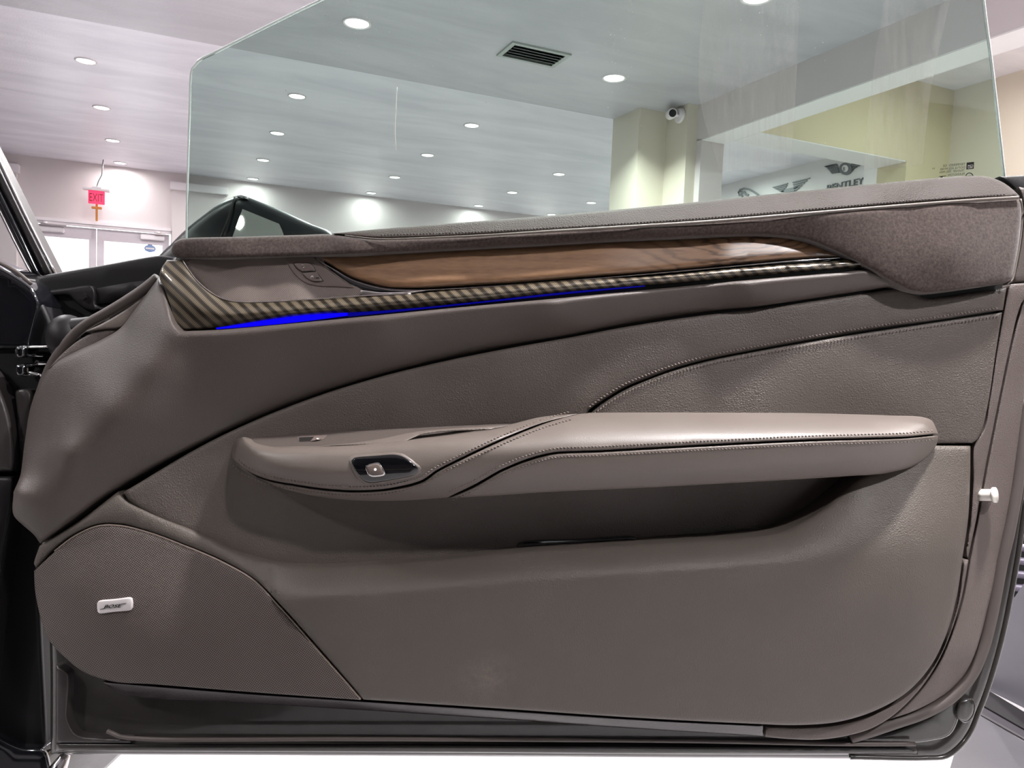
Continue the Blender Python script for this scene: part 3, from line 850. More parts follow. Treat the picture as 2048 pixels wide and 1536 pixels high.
sweep('edge_strip', [Vector(q0), Vector(q1)], 0.008, 'chrome', pan, 8)
# louvred unit farther back
lv = empty('louvre_unit', on_z(2060, 1330, 0.0), 'dark louvred unit glimpsed above the grey panel', 'louvre')
for i in range(6):
    a = at(1985, 1090 + i * 27, 2.1); b2 = at(2150, 1105 + i * 27, 2.05)
    bm = bmesh.new()
    sweep('slat', [a, b2], 0.011, 'slat_purple', lv, 6)
pp = [at(1975, 1060, 2.16), at(2170, 1080, 2.16), at(2170, 1290, 2.16), at(1975, 1270, 2.16)]
prism('backing', pp, FWD * 0.02, 'body_dark', lv)
# floor track
tr_ = empty('floor_track', on_z(2010, 1430, 0.0), 'black and silver floor strip running out from under the door corner', 'floor strip')
def strip(name, a, b, c_, d, mat, z=0.006):
    prism(name, [on_z(*a, 0.0), on_z(*b, 0.0), on_z(*c_, 0.0), on_z(*d, 0.0)], (0, 0, z), mat, tr_)
strip('black_channel', (1930, 1362), (2120, 1478), (2120, 1510), (1930, 1400), 'rubber_black', 0.012)
strip('silver_edge', (1930, 1402), (2120, 1512), (2120, 1526), (1930, 1416), 'chrome', 0.010)

mat_ = prism('floor_mat', [on_z(1885, 1590, 0.0), on_z(1908, 1512, 0.0), on_z(1936, 1420, 0.0), on_z(2120, 1530, 0.0), on_z(2260, 1640, 0.0), on_z(2200, 1700, 0.0)], (0, 0, 0.004), 'mat_grey')
tag(mat_, 'dark grey floor mat under the rear corner of the door', 'mat')
# ================================================================== THE CAR DOOR
car = empty('car', (-0.75, -0.5, 0.0), 'black car with its door open, dark brown leather door panel and raised tinted window', 'car')

# painted inner shell everything is fixed to
door = patch('door', [(92, 1130), (100, 1300), (101, 1508, 1), (800, 1512), (1500, 1516), (1850, 1518), (1893, 1513), (1922, 1490), (1942, 1460), (1953, 1430), (1967, 1398), (1992, 1330), (2021, 1200), (2046, 1040), (2062, 850), (2075, 400, 1), (2010, 385), (1500, 425), (700, 492), (380, 532), (330, 570), (260, 680), (130, 800), (100, 900)],
      -0.014, 'shell_paint', car, r=14, rd=0.010, g=60, t=0.05)
patch('bottom_hem', [(112, 1486, 1), (600, 1488), (1000, 1490), (1500, 1493), (1815, 1495), (1833, 1499), (1836, 1509, 1), (1500, 1509), (1000, 1506), (600, 1504), (112, 1502, 1)], 0.0, 'shell_paint', door, r=6, rd=0.004, g=25, t=0.012)
patch('front_lower_corner', [(112, 1330, 1), (135, 1345), (136, 1440), (150, 1466), (200, 1476), (260, 1479), (262, 1486, 1), (112, 1486, 1)], 0.002, 'dark_plastic', door, r=5, rd=0.004, g=25, t=0.012)
sweep('sill_seal', px_path([(215, 1462, 0.004), (240, 1473, 0.006), (300, 1478, 0.008), (700, 1478, 0.008), (1000, 1479, 0.008), (1400, 1482, 0.008), (1700, 1488, 0.006), (1830, 1488, 0.004)], 20), 0.0028, 'rubber', door)
sweep('edge_seal', px_path([(2052, 800, 0.0), (2042, 900, 0.004), (2030, 990, 0.006), (2013, 1080, 0.008), (2004, 1117, 0.008), (1993, 1175, 0.008), (1979, 1245, 0.008), (1964, 1300, 0.008), (1940, 1352, 0.008), (1900, 1395, 0.008), (1845, 1426, 0.008), (1790, 1445, 0.008), (1740, 1462, 0.006), (1700, 1474, 0.004)], 12), 0.0078, 'rubber', door, 10)
sweep('edge_flange', px_path([(2052, 1000, -0.006), (2040, 1085, -0.004), (2022, 1190, -0.004), (2008, 1260, -0.004), (1990, 1330, -0.004), (1970, 1392, -0.004), (1955, 1430, -0.004), (1944, 1458, -0.004), (1922, 1490, -0.004), (1893, 1512, -0.004), (1850, 1516, -0.004), (1700, 1514, -0.004)], 12), 0.0032, 'shell_paint', door)
patch('latch_bracket', [(1918, 1402), (1946, 1398), (1950, 1412), (1946, 1432), (1930, 1446), (1914, 1436)], 0.002, 'shell_paint', door, r=8, rd=0.006, g=20, t=0.02)
patch('rear_corner_plate', [(1700, 1480), (1790, 1460), (1860, 1430), (1912, 1392), (1916, 1440), (1900, 1470), (1860, 1482), (1780, 1486)], -0.004, 'shell_paint', door, r=8, rd=0.004, g=25, t=0.012)

# grained end panels along the rear edge
patch('end_panel', [(2016, 578, 1), (2007, 625), (1994, 700), (1979, 800), (1967, 860), (1949, 889), (1946, 960), (1941, 1040), (1932, 1108), (1936, 1116, 1), (1951, 1046), (1968, 949), (1989, 841), (2018, 700), (2036, 625), (2046, 600), (2062, 585, 1), (2062, 566, 1), (2022, 568, 1)],
      [(2016, 578, 0.024), (1979, 800, 0.022), (1946, 960, 0.022), (1932, 1108, 0.022), (1951, 1046, 0.020), (1989, 841, 0.018), (2040, 620, 0.016), (2060, 575, 0.014)], 'plastic_grain', door, r=4, rd=0.003, g=14, t=0.03)
patch('rear_edge_panel', [(2064, 590, 1), (2048, 602), (2038, 630), (2021, 700), (1992, 841), (1971, 949), (1954, 1046), (1940, 1116), (1925, 1199), (1908, 1256), (1877, 1327), (1845, 1375), (1811, 1412), (1780, 1438, 1), (1823, 1424), (1865, 1404), (1899, 1381), (1928, 1350), (1950, 1307), (1962, 1270), (1976, 1214), (1987, 1171), (1998, 1117), (2006, 1081), (2024, 993), (2036, 920), (2050, 800), (2066, 640, 1)],
      [(2060, 600, 0.008), (2021, 700, 0.013), (1992, 841, 0.014), (1954, 1046, 0.018), (1908, 1256, 0.022), (1811, 1412, 0.022), (1780, 1438, 0.018), (1928, 1350, 0.014), (1998, 1117, 0.010), (2036, 920, 0.006), (2055, 750, 0.004), (1940, 1310, 0.019)], 'plastic_grain', door, r=5, rd=0.004, g=14, t=0.03)
patch('edge_trim', [(1928, 1120, 1), (1937, 1120, 1), (1922, 1199), (1905, 1256), (1874, 1327), (1842, 1375), (1808, 1412), (1778, 1437), (1740, 1458), (1700, 1470), (1640, 1479), (1580, 1478), (1531, 1474, 1), (1531, 1453, 1), (1600, 1455), (1680, 1448), (1753, 1426), (1815, 1390), (1866, 1333), (1896, 1272), (1915, 1203)],
      0.026, 'plastic_grain', door, r=3, rd=0.003, g=12, t=0.03)
patch('kick_strip', [(205, 1364, 1), (300, 1372), (500, 1388), (725, 1403), (1000, 1421), (1300, 1441), (1526, 1452, 1), (1526, 1472, 1), (1300, 1459), (1000, 1438), (700, 1419), (400, 1401), (280, 1395), (235, 1385)],
      [(205, 1364, 0.02), (725, 1403, 0.03), (1526, 1452, 0.034), (1526, 1472, 0.018), (700, 1419, 0.012), (280, 1395, 0.006)], 'kick_plastic', door, r=3, rd=0.002, g=12, t=0.02)
pin = sweep('lock_pin', px_path([(1958, 990, 0.014), (1986, 990, 0.026)], 10), 0.0075, 'bolt_white', door, 14)
pin['label'] = 'pale plastic lock pin on the door edge'
sweep('lock_pin_cap', px_path([(1986, 990, 0.026), (1992, 990, 0.0285)], 4), 0.0098, 'bolt_white', pin, 14)

# ---- window glass
GH = -0.020
gh = lambda y: GH + (420 - y) * S * 0.26          # the pane leans in towards the top
gl_out = [(372, 560, 1), (374, 400), (380, 200), (381, 160), (384, 138), (396, 122), (430, 104), (640, 0), (900, -118), (1200, -205), (1600, -262), (1900, -262), (1946, -240), (1955, -150), (1968, 0), (1986, 140), (2004, 300), (2015, 400), (2020, 450, 1), (1200, 520)]
glass = patch('window_glass', gl_out, lambda q: gh(np.atleast_2d(q)[:, 1]), 'tinted_glass', door, r=1.0, rd=0.0, g=80, t=0.0045)
glass['label'] = 'green tinted window pane'
sweep('glass_edge', px_path([(q[0], q[1], gh(q[1])) for q in gl_out[:-2]], 14), 0.0013, 'glass_rim', glass, 6)
# etched markings, mirrored because the pane is seen from inside
uxm = -(RIGHT * 0.995 + UPV * 0.085); uxm /= np.linalg.norm(uxm); uym = UPV * 0.965 - RIGHT * 0.085 - FWD * 0.25
def etch(body, x, y, wpx, hpx, mat='ink_black'):
    return text_mesh('etched_text', body, P(x, y, gh(y) + 0.0008), uxm, uym, hpx * S, mat, glass, 0.0, width=wpx * S)
etch('TEMPERED  GS', 1930.5, 330, 45, 4.6); etch('DOT16 AS2 M100', 1930, 336.5, 50, 4.4); etch('TRANSP. 70% MIN', 1929, 342.6, 50, 4.4)
etch('PILKINGTON', 1929, 349.5, 33, 4.4); etch('43R-001277', 1927.5, 356, 32, 4.4); etch('YY', 1870, 339, 6, 3.6)
def flat(name, pxs, mat, h=0.0008, parent=None):
    return prism(name, [P(a, b, gh(b) + h) for a, b in pxs], FWD * 0.0003, mat, parent or glass)
flat('etched_logo', [(1933.5, 325.2), (1948.2, 323.6), (1947.4, 337.4), (1933, 338.8)], 'ink_black')
text_mesh('etched_logo_letters', 'GM', P(1946, 334.2, gh(334.2) + 0.0016), uxm, uym, 5.4 * S, 'ink_white', glass, 0.0, width=10.5 * S)
flat('etched_logo_bar', [(1935.6, 336.6), (1945.2, 335.6), (1945.2, 334.9), (1935.6, 335.9)], 'ink_white', 0.0016)
sweep('etched_circle', [P(1938.8 + 7.2 * math.cos(a), 353 + 7.2 * math.sin(a), gh(353 + 7.2 * math.sin(a)) + 0.0008) for a in np.linspace(0, 2 * math.pi, 25)], 0.0006, 'ink_black', glass, 5)
etch('E2', 1943.5, 356, 8, 5.5)
flat('etched_wedge', [(1877.5, 352.6), (1892, 351.2), (1892, 352.4), (1886, 353.2), (1882.6, 359), (1881, 359), (1881.6, 354)], 'ink_black')
# specks of dust and a scratch on the pane
bm = bmesh.new(); rnd = random.Random(3)
spk = [(714 + rnd.gauss(0, 34), 60 + rnd.gauss(0, 26)) for _ in range(26)] + [(1232 + rnd.gauss(0, 16), 110 + rnd.gauss(0, 45)) for _ in range(26)] \
    + [(567 + 24 * t_, 150 + 145 * t_ + rnd.gauss(0, 3)) for t_ in np.linspace(0, 1, 16)] + [(1530 + rnd.gauss(0, 14), 50 + rnd.gauss(0, 30)) for _ in range(8)] + [(rnd.uniform(400, 1950), rnd.uniform(5, 340)) for _ in range(22)]
for x, y in spk:
    r_ = rnd.uniform(0.35, 1.0)
    a_ = [bm.verts.new(P(x + r_ * math.cos(q), y + r_ * math.sin(q), gh(y + r_ * math.sin(q)) + 0.0005)) for q in np.linspace(0, 2 * math.pi, 7)[:-1]]
    bm.faces.new(a_)
ds = from_bm('dust_specks', bm, 'dust', glass); ds['kind'] = 'stuff'
sweep('scratch', px_path([(794, 174, gh(174) + 0.0004), (792, 215, gh(215) + 0.0004), (790, 260, gh(260) + 0.0004), (792, 300, gh(300) + 0.0004)], 10), 0.0005, 'dust', glass, 5)

for q_ in ([(1408, -20, 1), (1600, -20, 1), (1592, 180), (1582, 330, 1), (1440, 345, 1), (1400, 200)], [(1770, -20, 1), (1905, -20, 1), (1862, 180), (1845, 330, 1), (1728, 340, 1), (1742, 180)]):  # vertical reflection bands laid on the pane as pale film
    sm = patch('reflection_film', q_, lambda q: gh(np.atleast_2d(q)[:, 1]) + 0.0004, 'reflection_band', glass, r=1, rd=0.0, g=60, t=0)
    sm['label'] = 'faint streaky reflection band painted on the pane'
# ---- outside mirror, seen through the pane
HM = -0.135
mh = patch('mirror_housing', [(296, 545, 1), (308, 523), (340, 490), (376, 455), (410, 428), (440, 406), (466, 394), (482, 390), (500, 396), (560, 420), (620, 447), (668, 469), (690, 545, 1)],
           [(296, 545, HM - 0.04), (376, 455, HM - 0.03), (440, 430, HM - 0.008), (482, 390, HM), (560, 420, HM), (668, 469, HM), (480, 500, HM), (600, 520, HM), (400, 500, HM - 0.015)], 'mirror_black', door, r=14, rd=0.012, g=16, t=0.07)
mh['label'] = 'gloss black outside mirror housing'
mr = patch('mirror_glass', [(485, 418, 1), (616, 471, 1), (650, 520, 1), (448, 520, 1)], lambda q: HM + 0.006 + (np.atleast_2d(q)[:, 1] - 470) * S * 0.14 - (np.atleast_2d(q)[:, 0] - 545) * S * 0.40, 'mirror', mh, r=1.5, rd=0.0005, g=20, t=0.012, smooth_outline=False)
sweep('housing_seam', px_path([(470, 394, HM - 0.001), (462, 420, HM + 0.0005), (452, 450, HM + 0.0005), (440, 480, HM - 0.001)], 8), 0.0016, 'ink_black', mh, 6)
patch('housing_cap', [(474, 392), (494, 394), (496, 398), (476, 397)], HM + 0.003, 'chrome', mh, r=2, rd=0.002, g=8, t=0.006)

# ---- belt pad, welt and suede pad
belt_h = [(668, 467, 0.036), (760, 459, 0.030), (908, 447, 0.027), (1079, 434, 0.026), (1300, 413, 0.025), (1614, 381, 0.025), (1862, 357, 0.025), (1978, 354, 0.022), (2024, 381, 0.030), (2040, 394, 0.037),
          (747, 475, 0.042), (942, 470, 0.045), (1113, 460, 0.046), (1407, 442, 0.047), (1614, 425, 0.047), (1821, 407, 0.046), (1960, 396, 0.044), (1200, 438, 0.039), (1500, 413, 0.039), (1800, 388, 0.039)]
patch('belt_pad', [(666, 467, 1), (737, 460), (908, 446), (1079, 433), (1300, 413), (1614, 381), (1862, 357), (1930, 352), (1978, 354), (2008, 366), (2030, 383), (2040, 393, 1), (1960, 396), (1821, 406), (1614, 423.5), (1407, 441), (1300, 448), (1113, 459.5), (942, 469), (830, 474), (747, 475), (705, 472)], belt_h, 'leather_belt', door, r=6, rd=0.004, g=11, t=0.03)
stitches('belt_stitching', [(760, 470), (942, 464), (1113, 454.5), (1300, 443), (1407, 435.5), (1614, 418), (1821, 401), (2015, 388)], belt_h, door, 0, 6.5, 4.0, 0.8, 'dark_plastic')
sweep('welt', px_path([(690, 471, 0.040), (747, 477.5, 0.046), (942, 472, 0.050), (1113, 462, 0.051), (1300, 451, 0.051), (1407, 444, 0.051), (1614, 427, 0.051), (1821, 410, 0.050), (1960, 399.5, 0.047), (2036, 395, 0.038)], 16), [0.0009, 0.0014, 0.0021, 0.0021, 0.0021, 0.0021], 'leather_arm', door)
suede = patch('suede_pad', [(343, 497), (347, 486), (358, 479), (380, 476), (500, 473), (600, 470), (664, 469), (705, 475), (747, 479.5), (830, 478), (942, 474.5), (1113, 464.5), (1300, 453.5), (1407, 446.5), (1614, 429.5), (1821, 412), (1960, 402), (2042, 397, 1), (2044, 420), (2041, 460), (2031, 525), (2022, 560), (2012, 566, 1), (1921, 579), (1880, 584), (1855, 586), (1822, 581), (1793, 568), (1738, 537), (1665, 500), (1610, 479), (1574, 473), (1519, 470), (1410, 473), (1300, 478), (1000, 494), (800, 504), (600, 512), (400, 517), (362, 517), (346, 511)],
      [(345, 500, 0.034), (362, 517, 0.032), (600, 511, 0.038), (1000, 493, 0.040), (1300, 477, 0.041), (1519, 469, 0.042), (1665, 499, 0.048), (1793, 567, 0.053), (1855, 585, 0.052), (2012, 565, 0.044),
       (358, 480, 0.034), (500, 474, 0.034), (664, 469, 0.034), (747, 480, 0.044), (1113, 465, 0.048), (1500, 440, 0.050), (1821, 412, 0.050), (2042, 398, 0.036), (2038, 480, 0.040), (1900, 500, 0.058), (1750, 480, 0.054), (450, 497, 0.044), (700, 490, 0.047), (1000, 482, 0.047), (1300, 466, 0.048)],
      'suede', door, r=9, rd=0.006, g=12, t=0.03)
sweep('suede_edge_cord', px_path([(2041, 398, 0.034), (2044.5, 420, 0.033), (2042.5, 460, 0.033), (2032.5, 525, 0.036), (2023, 562, 0.038), (2014, 568, 0.038)], 8), 0.0013, 'leather_arm', door)
patch('belt_end_cap', [(1998, 353, 1), (2070, 350, 1), (2070, 384, 1), (2036, 382), (2018, 366)], 0.0, 'black_plastic', door, r=3, rd=0.003, g=15, t=0.03)
patch('rear_end_cap', [(2038, 374, 1), (2072, 380, 1), (2072, 561, 1), (2026, 565, 1), (2035, 525), (2045, 460), (2048, 420)], 0.008, 'leather_taupe', door, r=4, rd=0.003, g=15, t=0.03)

# ---- carbon trim, walnut, tweeter cloth, light strip
mesh_h = [(370, 525, 0.024), (420, 580, 0.028), (480, 600, 0.034), (600, 597, 0.036), (718, 588, 0.034), (570, 518, 0.023), (640, 520, 0.023), (460, 550, 0.0265), (520, 570, 0.0265), (620, 585, 0.031), (480, 540, 0.0265), (560, 545, 0.026), (700, 575, 0.029)]
patch('tweeter_cloth', [(360, 520, 1), (640, 509, 1), (655, 534), (688, 558), (720, 577), (738, 586, 1), (720, 594), (592, 604), (525, 608), (480, 608), (446, 601), (417, 585), (392, 561)], mesh_h, 'tweeter_cloth', door, r=3, rd=0.001, g=9, t=0.01)
fm = rbf(mesh_h); fsw = lambda q: fm(q) + 0.0016
sp = patch('seat_memory_panel', [(567, 512, 1), (579, 534), (594, 554), (614, 567.5), (637, 572.5), (670, 574), (712, 576.5, 1), (660, 543), (623, 511, 1)], fsw, 'switch_grey', door, r=2.5, rd=0.0015, g=9, t=0.006)
for nm, out in (('seat_button', [(588.5, 527.5), (592, 526.3), (618, 526.5), (623, 529), (631, 541, 1), (604, 543.5, 1), (596, 538)]), ('seat_button', [(605, 546, 1), (632.5, 543.5, 1), (641, 556), (645, 561), (641, 562.7), (626, 562.5), (614, 557)])):
    patch('button_gap', [(x + (x - 616) * 0.09, y + (y - (535 if y < 545 else 553)) * 0.12) for x, y, *_ in out], lambda q: fm(q) + 0.0021, 'ink_black', sp, r=1, rd=0.0003, g=6, t=0.002)
    bt = patch(nm, out, lambda q: fm(q) + 0.0038, 'switch_grey', sp, r=3, rd=0.0012, g=5, t=0.003)
hb = lambda x, y: float(fm([(x, y)])[0]) + 0.0046
sweep('button_icon', [P(x, y, hb(x, y)) for x, y in ((603, 530), (608, 530.5), (608.5, 534), (606, 535))], 0.0005, 'switch_white', sp, 5)
sweep('button_icon', [P(x, y, hb(x, y)) for x, y in ((622, 556), (622.5, 552.5), (625.5, 552), (626, 555.5))], 0.0005, 'switch_white', sp, 5)
patch('button_lamp', [(631, 555, 1), (638, 554.4, 1), (638.6, 556, 1), (631.5, 556.8, 1)], lambda q: fm(q) + 0.0046, 'ink_black', sp, r=0.4, rd=0.0001, g=4, t=0.001, smooth_outline=False)

wood_out = [(630, 513, 1), (700, 508.5), (850, 501), (1000, 494), (1150, 486), (1300, 479), (1410, 474), (1520, 470), (1575, 473), (1612, 480), (1662, 500), (1690, 515, 1), (1600, 517.5), (1482, 527), (1300, 544), (1181, 553), (1044, 564), (908, 572), (822, 576), (771, 573), (737, 565.5), (702, 553.5), (668, 534), (645, 521)]
wood_h = [(632, 513, 0.024), (850, 501, 0.026), (1150, 486, 0.027), (1410, 474, 0.027), (1575, 473, 0.027), (1690, 514, 0.032), (1482, 520, 0.038), (1300, 536, 0.038), (1044, 556, 0.038), (822, 568, 0.037), (737, 556, 0.032), (668, 528, 0.027), (900, 535, 0.034), (1200, 515, 0.035), (1450, 498, 0.035)]
bez = patch('wood_bezel', [(620, 511, 1), (640, 508, 1), (1400, 470), (1695, 512, 1), (1660, 522), (1482, 533), (1300, 550), (1113, 564), (942, 577), (822, 584), (760, 585), (722, 580), (688, 561), (655, 537)],
            [(620, 511, 0.022), (720, 575, 0.030), (822, 580, 0.032), (1113, 560, 0.031), (1482, 530, 0.031), (1690, 514, 0.028), (1000, 500, 0.010), (1400, 475, 0.012), (700, 530, 0.016)], 'piano_black', door, r=4, rd=0.003, g=14, t=0.015)
wood = patch('wood_trim', wood_out, wood_h, 'walnut_gloss', door, r=13, rd=0.008, g=9, t=0.012)
sweep('chrome_line', px_path([(628, 513, 0.0235), (646, 526, 0.025), (668, 539, 0.028), (702, 559, 0.032), (737, 571, 0.035), (771, 578.5, 0.036), (822, 581, 0.0365), (908, 577.5, 0.0365), (1044, 569, 0.0365), (1181, 558, 0.0365), (1300, 548, 0.036), (1482, 531.5, 0.036), (1600, 521, 0.035), (1688, 515, 0.032)], 10), 0.0007, 'chrome', bez, 6)
patch('chrome_insert', [(721, 581.5), (760, 584.5), (822, 582.5), (860, 580, 1), (822, 586), (760, 589), (723, 590.5)], 0.0395, 'satin_metal', door, r=2, rd=0.001, g=8, t=0.004)

carbon_out = [(334, 520, 1), (366, 520, 1), (375, 536), (394, 561), (417, 581), (446, 597), (480, 603.5), (525, 603.5), (592, 599.5), (720, 591), (822, 586.5), (942, 577), (1113, 562), (1300, 553), (1482, 535.5), (1665, 521.5), (1706, 517, 1), (1737, 533, 1), (1660, 539), (1556, 548), (1410, 561), (1300, 570), (1113, 586), (942, 605), (771, 621), (592, 632), (480, 648), (435, 655), (380, 659), (360, 659, 1), (349, 645), (340, 613), (328, 575), (319, 554), (322, 538)]
carbon_h = strips([
    [(317, 530, 0.030), (334, 519, 0.028), (366, 519, 0.028), (380, 542, 0.032), (394, 561, 0.035), (417, 581, 0.037), (446, 597, 0.038), (480, 603, 0.038), (525, 603, 0.038), (822, 586, 0.038), (1113, 562, 0.038), (1482, 535, 0.038), (1740, 515, 0.034)],
    [(317, 545, 0.034), (334, 560, 0.040), (366, 600, 0.048), (394, 615, 0.051), (446, 630, 0.053), (525, 626, 0.053), (822, 602, 0.053), (1113, 575, 0.052), (1482, 542, 0.050), (1740, 525, 0.044)],
    [(317, 556, 0.034), (328, 578, 0.038), (340, 615, 0.044), (349, 647, 0.045), (360, 659, 0.043), (435, 655, 0.043), (592, 632, 0.043), (942, 605, 0.043), (1300, 570, 0.043), (1556, 548, 0.041), (1740, 533, 0.038)]])
patch('carbon_trim', carbon_out, carbon_h, 'carbon_weave', door, r=4, rd=0.003, g=7, t=0.02, step=6)
sweep('carbon_lip', px_path([(366, 521, 0.028), (376, 537, 0.031), (395, 562, 0.035), (418, 582, 0.038), (447, 598, 0.0395), (481, 604, 0.0395), (525, 604, 0.0395), (592, 600.5, 0.0395), (720, 592, 0.0395), (822, 587.5, 0.0395)], 8), 0.0007, 'satin_metal', door, 6)
blue = patch('light_strip', [(432, 646, 1), (480, 640), (592, 626), (694, 618, 1), (694, 631, 1), (600, 643), (480, 654.5), (432, 658, 1)], 0.038, 'blue_light', door, r=1, rd=0.0002, g=9, t=0.004)
blue['label'] = 'blue glowing ambient light strip'
bl2 = patch('light_strip', [(695.5, 618, 1), (771, 612), (942, 598), (1113, 580), (1290, 564, 1), (1290, 572.5, 1), (1113, 589.5), (942, 607.5), (771, 625.5), (695.5, 633, 1)], 0.038, 'blue_dim', door, r=1, rd=0.0002, g=9, t=0.004)
bl2['label'] = 'dim rear half of the blue ambient light strip'
patch('light_channel', [(350, 652, 1), (592, 634), (942, 604), (1300, 570), (1740, 530, 1), (1742, 545, 1), (1500, 568), (1113, 606), (771, 638), (592, 652), (360, 668, 1)], 0.031, 'ink_black', door, r=2, rd=0.001, g=20, t=0.01)

patch('panel_backing', [(390, 640, 1), (1700, 530), (1800, 540), (2008, 540, 1), (2000, 620), (1988, 700), (1972, 800), (1955, 868, 1), (1700, 880), (1200, 850), (1190, 780), (800, 780), (500, 850, 1)], 0.010, 'ink_black', door, r=2, rd=0.001, g=60, t=0.01)

# ---- upper wing panel
wing_out = [(360, 662.5, 1), (432, 660), (600, 645.5), (771, 629), (942, 612.5), (1113, 597), (1300, 579), (1500, 560), (1680, 545), (1735, 540), (1757, 546), (1798, 571, 1), (1665, 592), (1500, 615), (1369, 631.5), (1252, 649.5), (1134, 671.5), (1000, 695.5), (869, 722.5), (752, 751.5), (605, 798.5), (430, 873), (234, 978), (80, 1087, 1), (70, 1072), (50, 1054), (28, 1032), (27, 984, 1), (39, 956), (50, 880), (62, 811), (82, 760), (103, 730), (154, 702), (205, 678), (241, 656), (268, 622), (292, 589), (316, 556, 1), (327, 577), (339, 615), (348, 647)]
wing_h = [(362, 663, 0.069), (432, 661, 0.068), (771, 634, 0.067), (1113, 601, 0.064), (1500, 564, 0.060), (1735, 542, 0.049), (1790, 569, 0.036),
          (771, 650, 0.0655), (1113, 618, 0.062), (1500, 580, 0.057), (500, 680, 0.064),
          (1665, 592, 0.033), (1482, 618, 0.029), (1113, 675, 0.026), (839, 730, 0.025), (600, 800, 0.026), (430, 873, 0.029), (234, 976, 0.034), (85, 1084, 0.032),
          (345, 680, 0.067), (300, 735, 0.070), (220, 820, 0.071), (130, 905, 0.068), (40, 985, 0.053), (385, 700, 0.061), (330, 775, 0.061), (250, 865, 0.060), (165, 935, 0.057), (70, 1060, 0.040), (32, 1030, 0.042), (150, 960, 0.055),
          (318, 560, 0.030), (292, 592, 0.030), (241, 660, 0.028), (154, 705, 0.018), (103, 732, 0.008), (62, 815, 0.004), (50, 880, 0.010), (42, 945, 0.028), (300, 650, 0.052), (220, 740, 0.050), (140, 810, 0.040), (100, 880, 0.038), (350, 760, 0.060), (600, 730, 0.044), (450, 790, 0.045)]
patch('wing_panel', wing_out, wing_h, 'leather_taupe', door, r=13, rd=0.010, g=16, t=0.04)

# ---- leather insert, upper piece runs down behind the armrest into the pocket
ins_h = [(1800, 580, 0.030), (1860, 598, 0.032), (2010, 578, 0.028), (2003, 622, 0.028), (1482, 626, 0.030), (1113, 692, 0.030), (839, 744, 0.030), (600, 812, 0.031), (430, 886, 0.034), (248, 987, 0.038),
         (1848, 645, 0.031), (1665, 680, 0.031), (1482, 715, 0.031), (1373, 739, 0.031), (1249, 774, 0.031), (1600, 640, 0.034), (1300, 695, 0.034), (1000, 770, 0.034), (800, 820, 0.034), (500, 900, 0.036),
         (1178, 826, 0.030), (800, 860, 0.030), (1100, 900, 0.018), (700, 930, 0.026), (420, 950, 0.036), (330, 1000, 0.040), (330, 1020, 0.040), (440, 1040, 0.034), (460, 1075, 0.034), (400, 1000, 0.034), (560, 1060, 0.030), (560, 1120, 0.030), (700, 1040, 0.024), (700, 1110, 0.024),
         (1000, 1050, 0.012), (1000, 1100, 0.012), (1300, 1030, 0.002), (1500, 1010, -0.006), (1650, 990, -0.006), (1600, 1060, -0.006), (1800, 900, 0.0), (1400, 940, -0.002), (1700, 940, -0.006), (500, 990, 0.033)]
ins_out = [(247, 984, 1), (432, 877), (606, 802.5), (753, 755.5), (870, 726.5), (1001, 699.5), (1135, 675.5), (1253, 653.5), (1370, 635.5), (1501, 619), (1667, 596.5), (1800, 576.5), (1812, 580), (1835, 591), (1858, 596), (1880, 595), (1921, 589), (2013, 575, 1), (2006, 620, 1), (1900, 637), (1848, 644.5), (1665, 672.5), (1500, 701.8), (1413, 719.3), (1339, 740), (1300, 754.5), (1251, 774.5), (1200, 805), (1176, 823), (1172, 860), (1300, 905), (1700, 930), (1830, 900, 1), (1820, 960), (1700, 1010), (1620, 1062), (1500, 1085), (1300, 1100), (1000, 1122), (800, 1140), (640, 1146), (560, 1140), (490, 1118), (400, 1076), (300, 1030), (255, 998)]
patch('insert_upper', ins_out, ins_h, 'leather_grain', door, r=8, rd=0.006, g=15, t=0.03)
low_out = [(1180, 827, 1), (1204, 808.5), (1254, 778), (1301, 758), (1340, 743.5), (1414, 722.8), (1501, 705.2), (1667, 676), (1850, 648), (1900, 640.5), (2004, 625, 1), (1992, 700), (1977, 800), (1965, 855), (1955, 878), (1944, 886, 1), (1700, 890, 1), (1300, 860)]
low_h = [(1180, 827, 0.030), (1252, 778, 0.031), (1482, 719, 0.031), (1848, 650, 0.031), (2004, 626, 0.028), (1965, 855, 0.026), (1944, 885, 0.026), (1700, 888, 0.028), (1500, 800, 0.035), (1750, 760, 0.036), (1300, 830, 0.032), (1900, 750, 0.033)]
patch('insert_lower', low_out, low_h, 'leather_grain', door, r=6, rd=0.003, g=15, t=0.03)
seam3 = [(1182, 822), (1202, 807), (1252, 776.5), (1300, 756.2), (1339, 741.8), (1413, 721), (1500, 703.5), (1666, 674.2), (1849, 646.2), (1900, 638.8), (2000, 624)]
stitches('insert_stitching', seam3, ins_h, door, -8.5, 7.0, 6.0, 1.4, 'thread', 0.001, 0.8)
stitches('insert_stitching', seam3, low_h, door, 8.5, 7.0, 6.0, 1.4, 'thread', 0.001, -0.8)
pk = patch('pocket_reflector', [(1033, 1099, 1), (1036, 1087), (1046, 1083), (1150, 1079), (1262, 1073), (1272, 1076), (1280, 1088, 1)], [(1033, 1099, 0.0135), (1046, 1083, 0.0135), (1262, 1073, 0.009), (1280, 1088, 0.009)], 'piano_black', door, r=2, rd=0.001, g=12, t=0.006)

